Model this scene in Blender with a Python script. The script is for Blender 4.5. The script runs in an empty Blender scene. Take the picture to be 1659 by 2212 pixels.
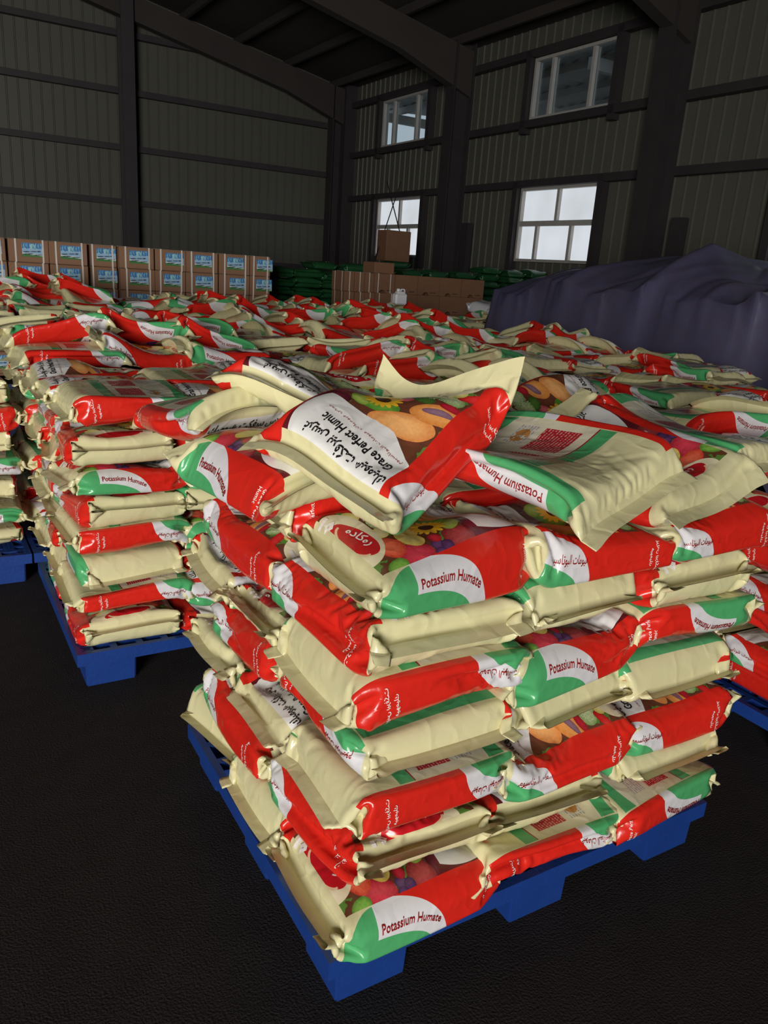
import bpy, bmesh, math, random
import numpy as np
from mathutils import Vector, Matrix

random.seed(7)
SC = bpy.context.scene
COL = SC.collection

# ------------------------------------------------------------------ camera
cam_d = bpy.data.cameras.new('camera')
cam = bpy.data.objects.new('camera', cam_d); COL.objects.link(cam)
FPX, YAW, PITCH, ROLL, EYE = 1686.2, math.radians(31.53), math.radians(17.13), math.radians(3.98), 1.60
_f = Vector((math.sin(YAW)*math.cos(PITCH), math.cos(YAW)*math.cos(PITCH), -math.sin(PITCH)))
_r0 = Vector((math.cos(YAW), -math.sin(YAW), 0)); _u0 = _r0.cross(_f)
_r = math.cos(ROLL)*_r0+math.sin(ROLL)*_u0; _u = -math.sin(ROLL)*_r0+math.cos(ROLL)*_u0
cam.matrix_world = Matrix(((_r.x, _u.x, -_f.x, 0), (_r.y, _u.y, -_f.y, 0), (_r.z, _u.z, -_f.z, EYE), (0, 0, 0, 1)))
cam_d.sensor_fit = 'VERTICAL'; cam_d.sensor_height = 32.0; cam_d.lens = FPX/2212*32.0
cam_d.clip_start = 0.05; cam_d.clip_end = 200
SC.camera = cam

# ------------------------------------------------------------------ world, exposure, daylight
SC.view_settings.view_transform = 'Standard'; SC.view_settings.look = 'None'
SC.view_settings.gamma = 1.0; SC.view_settings.use_curve_mapping = False
SC.view_settings.exposure = 0.0
world = bpy.data.worlds.new('overcast_sky'); SC.world = world; world.use_nodes = True
world.node_tree.nodes['Background'].inputs[0].default_value = (0.82, 0.90, 1.0, 1)
world.node_tree.nodes['Background'].inputs[1].default_value = 0.85

def area(name, loc, target, sx, sy, watts, color):
    l = bpy.data.lights.new(name, 'AREA'); l.shape = 'RECTANGLE'; l.size = sx; l.size_y = sy
    l.energy = watts; l.color = color
    o = bpy.data.objects.new(name, l); COL.objects.link(o); o.location = loc
    o.rotation_euler = (Vector(target)-Vector(loc)).to_track_quat('-Z', 'Y').to_euler()
    return o
# daylight entering by the tall open loading door behind the photographer
area('loading_door_daylight_offscreen', (-7.8, -7.9, 2.4), (-7.8, 3.0, 2.4), 6.0, 4.8, 2750, (1.0, 0.975, 0.92))
SC.cycles.max_bounces = 4; SC.cycles.diffuse_bounces = 3; SC.cycles.glossy_bounces = 2; SC.cycles.transparent_max_bounces = 6
SC.cycles.use_adaptive_sampling = True; SC.cycles.adaptive_threshold = 0.02
SC.cycles.caustics_reflective = False; SC.cycles.caustics_refractive = False

# ------------------------------------------------------------------ shader shorthand
class NB:
    """tiny expression layer over shader nodes"""
    def __init__(self, name):
        self.m = bpy.data.materials.new(name); self.m.use_nodes = True
        self.t = self.m.node_tree; self.b = self.t.nodes['Principled BSDF']
    def node(self, kind, **kw):
        n = self.t.nodes.new(kind)
        for k, v in kw.items(): setattr(n, k, v)
        return n
    def put(self, sock, v):
        if hasattr(v, 'is_output'): self.t.links.new(v, sock)
        else: sock.default_value = v
    def op(self, o, a, b=0.0, c=None):
        n = self.node('ShaderNodeMath', operation=o); self.put(n.inputs[0], a); self.put(n.inputs[1], b)
        if c is not None: self.put(n.inputs[2], c)
        return n.outputs[0]
    def add(self, a, b): return self.op('ADD', a, b)
    def sub(self, a, b): return self.op('SUBTRACT', a, b)
    def mul(self, a, b): return self.op('MULTIPLY', a, b)
    def lt(self, a, b): return self.op('LESS_THAN', a, b)
    def gt(self, a, b): return self.op('GREATER_THAN', a, b)
    def band(self, a, lo, hi): return self.mul(self.gt(a, lo), self.lt(a, hi))
    def mix(self, f, a, b):
        n = self.node('ShaderNodeMix', data_type='RGBA'); self.put(n.inputs[0], f)
        self.put(n.inputs[6], a if hasattr(a, 'is_output') else (*a[:3], 1)); self.put(n.inputs[7], b if hasattr(b, 'is_output') else (*b[:3], 1))
        return n.outputs[2]
    def noise(self, vec, scale, detail=2.0, rough=0.5):
        n = self.node('ShaderNodeTexNoise'); n.inputs['Scale'].default_value = scale; n.inputs['Detail'].default_value = detail
        n.inputs['Roughness'].default_value = rough
        if vec is not None: self.t.links.new(vec, n.inputs['Vector'])
        return n.outputs['Fac']
    def ell(self, x, y, cx, cy, rx, ry, ang=0.0):
        """inside-an-ellipse mask"""
        dx = self.sub(x, cx); dy = self.sub(y, cy)
        if ang:
            c, s = math.cos(ang), math.sin(ang)
            dx, dy = self.add(self.mul(dx, c), self.mul(dy, s)), self.sub(self.mul(dy, c), self.mul(dx, s))
        a = self.mul(dx, 1/rx); b = self.mul(dy, 1/ry)
        return self.lt(self.add(self.mul(a, a), self.mul(b, b)), 1.0)
    def ell_d(self, x, y, cx, cy, rx, ry):
        a = self.mul(self.sub(x, cx), 1/rx); b = self.mul(self.sub(y, cy), 1/ry)
        return self.add(self.mul(a, a), self.mul(b, b))
    def bump(self, h, strength, dist):
        n = self.node('ShaderNodeBump'); n.inputs['Strength'].default_value = strength; n.inputs['Distance'].default_value = dist
        self.t.links.new(h, n.inputs['Height']); self.t.links.new(n.outputs[0], self.b.inputs['Normal'])
    def obj(self): return self.node('ShaderNodeTexCoord').outputs['Object']

def plain(name, col, rough=0.6, var=0.0, scale=6.0, metal=0.0, bump=0.0, bscale=40.0, spec=0.5):
    n = NB(name); n.b.inputs['Roughness'].default_value = rough; n.b.inputs['Metallic'].default_value = metal
    n.b.inputs['Specular IOR Level'].default_value = spec
    vec = n.obj()
    if var > 0:
        f = n.noise(vec, scale, 4.0, 0.6)
        a = tuple(c*(1-var) for c in col); b = tuple(min(1, c*(1+var)) for c in col)
        n.put(n.b.inputs['Base Color'], n.mix(f, a, b))
    else:
        n.b.inputs['Base Color'].default_value = (*col, 1)
    if bump > 0: n.bump(n.noise(vec, bscale, 3.0), bump, 0.01)
    return n.m

M = {}
M['floor'] = plain('asphalt_floor', (0.0200, 0.0172, 0.0176), 0.88, 0.35, 9.0, bump=0.5, bscale=160, spec=0.2)
M['sheet'] = plain('painted_steel_sheet', (0.100, 0.100, 0.082), 0.5, 0.12, 1.2)
M['steel'] = plain('dark_primed_steel', (0.035, 0.030, 0.032), 0.6, 0.3, 3.0)
M['roof'] = plain('brown_primed_roof_steel', (0.042, 0.034, 0.031), 0.8, 0.3, 1.0)
M['frame'] = plain('window_frame_aluminium', (0.42, 0.40, 0.38), 0.45, 0.15, 8.0)
M['blue'] = plain('blue_pallet_plastic', (0.008, 0.038, 0.20), 0.42, 0.22, 7.0, bump=0.12, bscale=60)
M['card'] = plain('brown_cardboard', (0.235, 0.122, 0.068), 0.8, 0.10, 5.0, bump=0.1, bscale=90)
M['card_b'] = plain('worn_brown_cardboard', (0.20, 0.098, 0.052), 0.8, 0.16, 5.0, bump=0.1, bscale=90)
M['strap'] = plain('white_strapping', (0.62, 0.58, 0.54), 0.4)
M['hole'] = plain('dark_carton_slot', (0.012, 0.009, 0.008), 0.9)
M['greenbag'] = plain('green_woven_plastic', (0.014, 0.078, 0.026), 0.35, 0.4, 14.0, bump=0.3, bscale=50)
M['blackbag'] = plain('black_woven_plastic', (0.018, 0.017, 0.019), 0.45, 0.4, 14.0, bump=0.3, bscale=50)
M['tie'] = plain('white_tie_cord', (0.55, 0.58, 0.56), 0.4)
M['jug'] = plain('white_plastic_jug', (0.72, 0.72, 0.76), 0.3)
M['black'] = plain('black_lettering', (0.012, 0.010, 0.012), 0.3)
M['maroon'] = plain('dark_red_lettering', (0.27, 0.012, 0.012), 0.3)
M['white'] = plain('white_lettering', (0.82, 0.76, 0.72), 0.3)
M['clear'] = plain('clear_film', (0.55, 0.55, 0.58), 0.15)

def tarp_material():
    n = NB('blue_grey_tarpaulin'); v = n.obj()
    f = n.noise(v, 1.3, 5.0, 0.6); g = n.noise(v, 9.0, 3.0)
    n.put(n.b.inputs['Base Color'], n.mix(n.mul(f, g), (0.074, 0.062, 0.090), (0.088, 0.094, 0.24)))  # bluish sheen painted into the purple-grey base colour, spread by noise
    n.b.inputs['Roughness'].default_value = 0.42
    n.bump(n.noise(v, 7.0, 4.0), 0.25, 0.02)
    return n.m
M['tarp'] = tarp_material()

def pane_material(name, frosted):
    n = NB(name); t = n.t; out = t.nodes['Material Output']
    if frosted:   # milky film: daylight outside makes the whole pane glow
        e = n.node('ShaderNodeEmission'); e.inputs[0].default_value = (0.83, 0.88, 0.93, 1)
        f = n.noise(n.obj(), 1.1, 2.0)
        n.put(e.inputs[1], n.add(n.mul(f, 0.35), 0.62))
        g = n.node('ShaderNodeBsdfGlossy'); g.inputs['Roughness'].default_value = 0.25
        m = n.node('ShaderNodeMixShader'); m.inputs[0].default_value = 0.06
        t.links.new(e.outputs[0], m.inputs[1]); t.links.new(g.outputs[0], m.inputs[2])
    else:
        e = n.node('ShaderNodeBsdfTransparent'); e.inputs[0].default_value = (0.74, 0.79, 0.80, 1)
        g = n.node('ShaderNodeBsdfGlossy'); g.inputs['Roughness'].default_value = 0.1
        m = n.node('ShaderNodeMixShader'); m.inputs[0].default_value = 0.10
        t.links.new(e.outputs[0], m.inputs[1]); t.links.new(g.outputs[0], m.inputs[2])
    t.links.new(m.outputs[0], out.inputs['Surface'])
    return n.m
M['frost'] = pane_material('frosted_window_pane', True)
M['glass'] = pane_material('clear_window_pane', False)

def label_material():
    """carton label: sky, white mist, dark lettering strokes, green ground (film coordinates 0..1)"""
    n = NB('printed_carton_label'); uv = n.node('ShaderNodeUVMap').outputs[0]
    sp = n.node('ShaderNodeSeparateXYZ'); n.t.links.new(uv, sp.inputs[0]); x, y = sp.outputs[0], sp.outputs[1]
    ns = n.noise(uv, 6.0, 4.0)
    c = n.mix(n.lt(n.add(y, n.mul(ns, 0.3)), 0.75), (0.05, 0.19, 0.46), (0.30, 0.47, 0.66))
    vert = n.noise(None, 1.0); comb = n.node('ShaderNodeCombineXYZ'); n.put(comb.inputs[0], n.mul(x, 22.0)); n.put(comb.inputs[1], n.mul(y, 2.0))
    st = n.noise(comb.outputs[0], 1.0, 2.0)
    c = n.mix(n.mul(n.gt(st, 0.56), n.gt(y, 0.5)), c, (0.34, 0.60, 0.62))
    c = n.mix(n.lt(n.add(y, n.mul(x, 0.10)), 0.30), c, (0.55, 0.62, 0.60))
    c = n.mix(n.lt(n.add(y, n.mul(n.sub(1.0, x), -0.12)), 0.08), c, (0.06, 0.20, 0.06))
    for (cx, cy, rx, ry) in [(0.2, 0.36, 0.16, 0.05), (0.3, 0.2, 0.24, 0.05), (0.55, 0.40, 0.18, 0.035), (0.8, 0.42, 0.08, 0.06), (0.75, 0.16, 0.22, 0.035)]:
        c = n.mix(n.mul(n.ell(x, y, cx, cy, rx, ry, 0.1), n.gt(n.noise(uv, 30.0), 0.42)), c, (0.02, 0.035, 0.05))
    n.put(n.b.inputs['Base Color'], c); n.b.inputs['Roughness'].default_value = 0.35
    return n.m
M['label'] = label_material()

# ------------------------------------------------------------------ mesh helpers
def link(o, parent=None):
    COL.objects.link(o)
    if parent is not None: o.parent = parent
    return o
def mesh_obj(name, me, mat, parent=None, loc=(0, 0, 0)):
    if mat is not None and not me.materials: me.materials.append(mat)
    o = bpy.data.objects.new(name, me); o.location = loc
    return link(o, parent)
def empty(name, loc=(0, 0, 0), rz=0.0, parent=None):
    o = bpy.data.objects.new(name, None); o.location = loc; o.rotation_euler = (0, 0, rz); o.empty_display_size = 0.1
    return link(o, parent)
def tag(o, label=None, cat=None, group=None, kind=None):
    if label: o['label'] = label
    if cat: o['category'] = cat
    if group: o['group'] = group
    if kind: o['kind'] = kind
    return o
_BOXF = [(0, 3, 2, 1), (4, 5, 6, 7), (0, 1, 5, 4), (1, 2, 6, 5), (2, 3, 7, 6), (3, 0, 4, 7)]
def box_data(b):
    x0, y0, z0, x1, y1, z1 = b
    return [(x0, y0, z0), (x1, y0, z0), (x1, y1, z0), (x0, y1, z0), (x0, y0, z1), (x1, y0, z1), (x1, y1, z1), (x0, y1, z1)]
def boxes(name, bs, bevel=0.0):
    V, F = [], []
    for b in bs:
        o = len(V); V += box_data(b); F += [tuple(i+o for i in f) for f in _BOXF]
    me = bpy.data.meshes.new(name)
    if bevel > 0:
        bm = bmesh.new()
        vs = [bm.verts.new(v) for v in V]
        for f in F: bm.faces.new([vs[i] for i in f])
        bmesh.ops.bevel(bm, geom=bm.edges[:], offset=bevel, segments=1, affect='EDGES')
        bm.to_mesh(me); bm.free()
    else:
        me.from_pydata(V, [], F)
    me.update()
    return me
def pydata(name, V, F, smooth=False):
    me = bpy.data.meshes.new(name); me.from_pydata(V, [], F); me.update()
    if smooth: me.polygons.foreach_set('use_smooth', np.ones(len(me.polygons), dtype=bool))
    return me
def tube_data(pts, r, n=8):
    V, F = [], []
    pts = [Vector(p) for p in pts]
    for k, p in enumerate(pts):
        d = (pts[min(k+1, len(pts)-1)]-pts[max(k-1, 0)]).normalized()
        a = d.cross(Vector((0.3, 0.2, 1))).normalized(); b = d.cross(a)
        for i in range(n):
            w = 2*math.pi*i/n; V.append(tuple(p+r*(math.cos(w)*a+math.sin(w)*b)))
    for k in range(len(pts)-1):
        for i in range(n): F.append((k*n+i, k*n+(i+1) % n, (k+1)*n+(i+1) % n, (k+1)*n+i))
    F.append(tuple(range(n))[::-1]); F.append(tuple((len(pts)-1)*n+i for i in range(n)))
    return V, F
def lathe(name, prof, n=20):
    V, F = [], []
    for (r, z) in prof:
        for i in range(n):
            w = 2*math.pi*i/n; V.append((r*math.cos(w), r*math.sin(w), z))
    for k in range(len(prof)-1):
        for i in range(n): F.append((k*n+i, k*n+(i+1) % n, (k+1)*n+(i+1) % n, (k+1)*n+i))
    F.append(tuple(range(n))[::-1]); F.append(tuple((len(prof)-1)*n+i for i in range(n)))
    return pydata(name, V, F, True)
# ------------------------------------------------------------------ the hall
XR, YE, XL, YF, XRIDGE = 11.3, 21.9, -12.7, -8.0, -0.7
def roof_z(x):
    return 6.40+(XR-max(x, 2*XRIDGE-x))*0.194
def structure(o): return tag(o, kind='structure')

structure(mesh_obj('floor', pydata('floor', [(XL, YF-4, 0), (XR, YF-4, 0), (XR, YE, 0), (XL, YE, 0)], [(0, 1, 2, 3)]), M['floor']))

def sheet_mesh(name, w, z0, z1a, z1b, ribs=3, h=0.028, depth=0.0):
    """profiled sheet: local x along the wall, -y into the hall, top edge from z1a to z1b"""
    prof = []
    for k in range(ribs):
        c = (k+0.5)*w/ribs
        prof += [(c-0.022, 0), (c-0.010, -h), (c+0.010, -h), (c+0.022, 0)]
    prof = [(0, 0)]+prof+[(w, 0)]
    V, F = [], []
    for (x, y) in prof:
        V.append((x, y, z0)); V.append((x, y, z1a+(z1b-z1a)*x/w))
    for k in range(len(prof)-1): F.append((2*k, 2*k+2, 2*k+3, 2*k+1))
    return pydata(name, V, F)

# end wall: sheets side by side along x
we = structure(empty('wall_end', (0, YE, 0)))
SW = 0.75
x = XR-SW
while x > 0.5:
    mesh_obj('sheet', sheet_mesh('sheet', SW, 0, roof_z(x), roof_z(x+SW)), M['sheet'], we, (x, 0, 0)); x -= SW
xe = x+SW
for (a, b) in ((XRIDGE, xe), (XL, XRIDGE)):
    mesh_obj('sheet', sheet_mesh('sheet', b-a, 0, roof_z(a), roof_z(b), ribs=int((b-a)/0.25)), M['sheet'], we, (a, 0, 0))
girt = boxes('girt', [(XL, -0.20, -0.07, XR, -0.04, 0.07)], 0.0)
for z in (1.55, 2.83, 4.10, 5.37):
    mesh_obj('girt', girt, M['steel'], we, (0, 0, z))
mesh_obj('girt', boxes('girt', [(XL+3, -0.20, -0.07, 9.4, -0.04, 0.07)]), M['steel'], we, (0, 0, 6.62))
def h_column(h, d=0.46, w=0.30):
    return boxes('column', [(-w/2, -d, 0, w/2, -d+0.03, h), (-w/2, -0.03, 0, w/2, 0, h), (-0.012, -d+0.03, 0, 0.012, -0.03, h)])
for cx in (5.05, -0.7, -6.7):
    mesh_obj('column', h_column(roof_z(cx)-0.05), M['steel'], we, (cx, -0.20, 0))

# right wall: sheets, girts, columns, three bays of windows
wr = structure(empty('wall_right', (XR, 0, 0), -math.pi/2))   # local x runs towards -y, local -y points into the hall (-x)
Y0 = 11.45
WIN = [11.45, 17.45, 5.45]
def ly(y): return -y
def put_sheet(y_hi, z0, z1):
    key = ('s', z0, z1)
    if key not in put_sheet.c: put_sheet.c[key] = sheet_mesh('sheet', SW, z0, z1, z1)
    mesh_obj('sheet', put_sheet.c[key], M['sheet'], wr, (-y_hi, 0, 0))
put_sheet.c = {}
TOPZ = roof_z(XR)
k = -8
while Y0+k*SW < YE-0.01:
    y0 = Y0+k*SW
    inwin = any(w-0.01 <= y0 < w+2.25-0.01 for w in WIN)
    if inwin:
        for (a, b) in ((0, 1.98), (3.42, 4.70), (5.82, TOPZ)): put_sheet(y0+SW, a, b)
    else: put_sheet(y0+SW, 0, TOPZ)
    k += 1
ylow = Y0-8*SW
mesh_obj('sheet', sheet_mesh('sheet', ylow-YF, 0, TOPZ, TOPZ, ribs=int((ylow-YF)/0.25)), M['sheet'], wr, (-ylow, 0, 0))
g2 = boxes('girt', [(-YE, -0.20, -0.07, -YF, -0.045, 0.07)])
for z in (3.49, 4.62, 5.90):
    mesh_obj('girt', g2, M['steel'], wr, (0, 0, z))
cm = h_column(TOPZ, 0.50, 0.34)
for cy in (21.55, 15.75, 9.85, 3.9, -2.0):
    mesh_obj('column', cm, M['steel'], wr, (-cy, -0.20, 0))
bm_ = boxes('bracket', [(-0.12, -0.34, 0, 0.12, -0.2, 2.75)])
mesh_obj('post', bm_, M['steel'], wr, (-15.25, 0, 0)); mesh_obj('post', bm_, M['steel'], wr, (-9.35, 0, 0))
# the corner post, where both walls meet
mesh_obj('column', boxes('column', [(10.92, -0.62, 0, 11.28, -0.21, TOPZ)]), M['steel'], we)

def window(n, y0, z0, z1, upper):
    """aluminium window in the right wall: frame, mullions and panes, each pane by itself"""
    w = structure(empty('window_%d' % n, (XR, y0+2.25, 0), -math.pi/2))
    W, t = 2.25, 0.055
    fr = [(0, -0.10, z0, t, 0.06, z1), (W-t, -0.10, z0, W, 0.06, z1), (t, -0.10, z0, W-t, 0.06, z0+t), (t, -0.10, z1-t, W-t, 0.06, z1)]
    mesh_obj('frame', boxes('frame', fr), M['frame'], w)
    zones = []
    if upper:
        xs = [t, 0.52, 1.62, W-t]; zones.append((z0+t, z1-t, xs))
    else:
        zm = z0+0.52*(z1-z0)
        mesh_obj('transom', boxes('transom', [(t, -0.09, zm-0.05, W-t, 0.05, zm+0.05)]), M['frame'], w)
        zones.append((zm+0.05, z1-t, [t, 1.12, W-t])); zones.append((z0+t, zm-0.05, [t, 0.58, 1.58, W-t]))
    for (a, b, xs) in zones:
        for i in range(len(xs)-1):
            if i: mesh_obj('mullion', boxes('mullion', [(xs[i]-0.035, -0.08, a, xs[i]+0.035, 0.05, b)]), M['frame'], w)
            l = xs[i]+(0.035 if i else 0); r = xs[i+1]-(0.035 if i < len(xs)-2 else 0)
            mesh_obj('pane', boxes('pane', [(l, -0.006, a, r, 0.006, b)]), M['glass'] if upper else M['frost'], w)
    for xx in (-0.16, W+0.02):
        mesh_obj('jamb_post', boxes('jamb_post', [(xx, -0.20, z0-0.25, xx+0.14, -0.02, z1+0.12)]), M['steel'], w)
n = 1
for y0 in WIN:
    window(n, y0, 1.98, 3.42, False); window(n+1, y0, 4.70, 5.82, True); n += 2

# remaining shell: left wall, front wall with the loading door opening, roof with rafters and purlins
structure(mesh_obj('wall_left', boxes('wall_left', [(XL-0.05, YF, 0, XL, YE, roof_z(XL))]), M['sheet']))
D0, D1, DZ = -10.8, -4.8, 4.8
Vf = [(XL, YF, 0), (D0, YF, 0), (D0, YF, DZ), (D1, YF, DZ), (D1, YF, 0), (XR, YF, 0), (XR, YF, roof_z(XR)), (D1, YF, roof_z(D1)), (XRIDGE, YF, roof_z(XRIDGE)), (D0, YF, roof_z(D0)), (XL, YF, roof_z(XL))]
structure(mesh_obj('wall_front', pydata('wall_front', Vf, [(0, 1, 2, 9, 10), (2, 3, 7, 9), (4, 5, 6, 8, 7, 3)]), M['sheet']))
structure(mesh_obj('door_1', boxes('door_1', [(D0-0.15, YF-0.1, 0, D0, YF+0.1, DZ+0.15), (D1, YF-0.1, 0, D1+0.15, YF+0.1, DZ+0.15), (D0, YF-0.1, DZ, D1, YF+0.1, DZ+0.15)]), M['steel']))
rc = structure(empty('ceiling', (0, 0, 0)))
for (a, b) in ((XRIDGE, XR+0.4), (XL-0.4, XRIDGE)):
    mesh_obj('roof_slope', pydata('roof_slope', [(a, YF-0.5, roof_z(a)), (b, YF-0.5, roof_z(b)), (b, YE+0.4, roof_z(b)), (a, YE+0.4, roof_z(a))], [(0, 3, 2, 1)]), M['roof'], rc)
x = XR-0.6
while x > 1.0:
    mesh_obj('purlin', boxes('purlin', [(x-0.04, YF, roof_z(x)-0.19, x+0.04, YE, roof_z(x)-0.02)]), M['roof'], rc); x -= 1.4
for cy in (3.9, 9.85, 15.75, 21.5):
    V = []
    for (xx, dz) in ((XR-0.2, 0.9), (9.2, 0.62), (4.0, 0.5), (XRIDGE, 0.5)):
        for yy in (-0.12, 0.12):
            V += [(xx, cy+yy, roof_z(xx)-0.19), (xx, cy+yy, roof_z(xx)-0.19-dz)]
    F = []
    for i in range(3):
        o = 4*i
        F += [(o, o+4, o+5, o+1), (o+2, o+3, o+7, o+6), (o+1, o+5, o+7, o+3), (o, o+2, o+6, o+4)]
    F += [(0, 1, 3, 2), (12, 14, 15, 13)]
    mesh_obj('rafter', pydata('rafter', V, F), M['roof'], rc)

# yard and open canopy of the next building, seen through the clear upper panes
structure(mesh_obj('ground_yard', pydata('ground_yard', [(XR+0.2, -10, -0.02), (60, -10, -0.02), (60, 60, -0.02), (XR+0.2, 60, -0.02)], [(0, 1, 2, 3)]), plain('yard_concrete', (0.17, 0.165, 0.155), 0.9, 0.2, 0.5)))
cn = structure(empty('roof_canopy', (12.2, 8.0, 0)))
cs = plain('pale_canopy_sheet', (0.46, 0.46, 0.46), 0.5, 0.12, 0.8); cb = plain('grey_canopy_beam', (0.40, 0.38, 0.37), 0.6)
V, F = [], []
ys = np.arange(0, 14.6, 0.22)
for i, yy in enumerate(ys):
    d = 0.07 if i % 2 else 0.0
    V += [(0, yy, 6.15+d), (8.2, yy, 6.55+d)]
for i in range(len(ys)-1): F.append((2*i, 2*i+1, 2*i+3, 2*i+2))
mesh_obj('canopy_sheet', pydata('canopy_sheet', V, F), cs, cn)
for xx in (0.8, 2.6, 4.4, 6.2, 8.0):
    mesh_obj('beam', boxes('beam', [(xx-0.07, 0, 5.98+0.049*xx, xx+0.07, 14.5, 6.14+0.049*xx)]), cb, cn)
for yy in (1.0, 5.2, 9.4, 13.6):
    mesh_obj('beam', boxes('beam', [(0, yy-0.07, 5.72, 8.2, yy+0.07, 5.95)]), cb, cn)
for xx in (0.4, 7.8):
    for yy in (1.0, 9.4): mesh_obj('post', boxes('post', [(xx-0.1, yy-0.1, 0, xx+0.1, yy+0.1, 5.75)]), cb, cn)

# ------------------------------------------------------------------ bag film: a small cloth solver
BW, BD, BL, BF = 0.325, 0.125, 0.545, 0.038        # face width, gusset depth, length between seals, seal flap
NU, NV, NF = 80, 54, 3
BP = 2*(BW+BD); BLT = BL+2*BF
DU, DV = BP/NU, BLT/NV

def smooth_noise(rng, n, m, cells_u, cells_v, periodic=True):
    g = rng.normal(size=(cells_u, cells_v+2))
    U = np.arange(n)/n*cells_u; V = np.arange(m)/(m-1)*cells_v
    iu = U.astype(int); fu = U-iu; iv = np.minimum(V.astype(int), cells_v); fv = V-iv
    fu = fu*fu*(3-2*fu); fv = fv*fv*(3-2*fv)
    a = g[iu % cells_u][:, iv]; b = g[(iu+1) % cells_u][:, iv]
    c = g[iu % cells_u][:, iv+1]; d = g[(iu+1) % cells_u][:, iv+1]
    fu = fu[:, None]; fv = fv[None]
    return (a*(1-fu)+b*fu)*(1-fv)+(c*(1-fu)+d*fu)*fv

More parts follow.
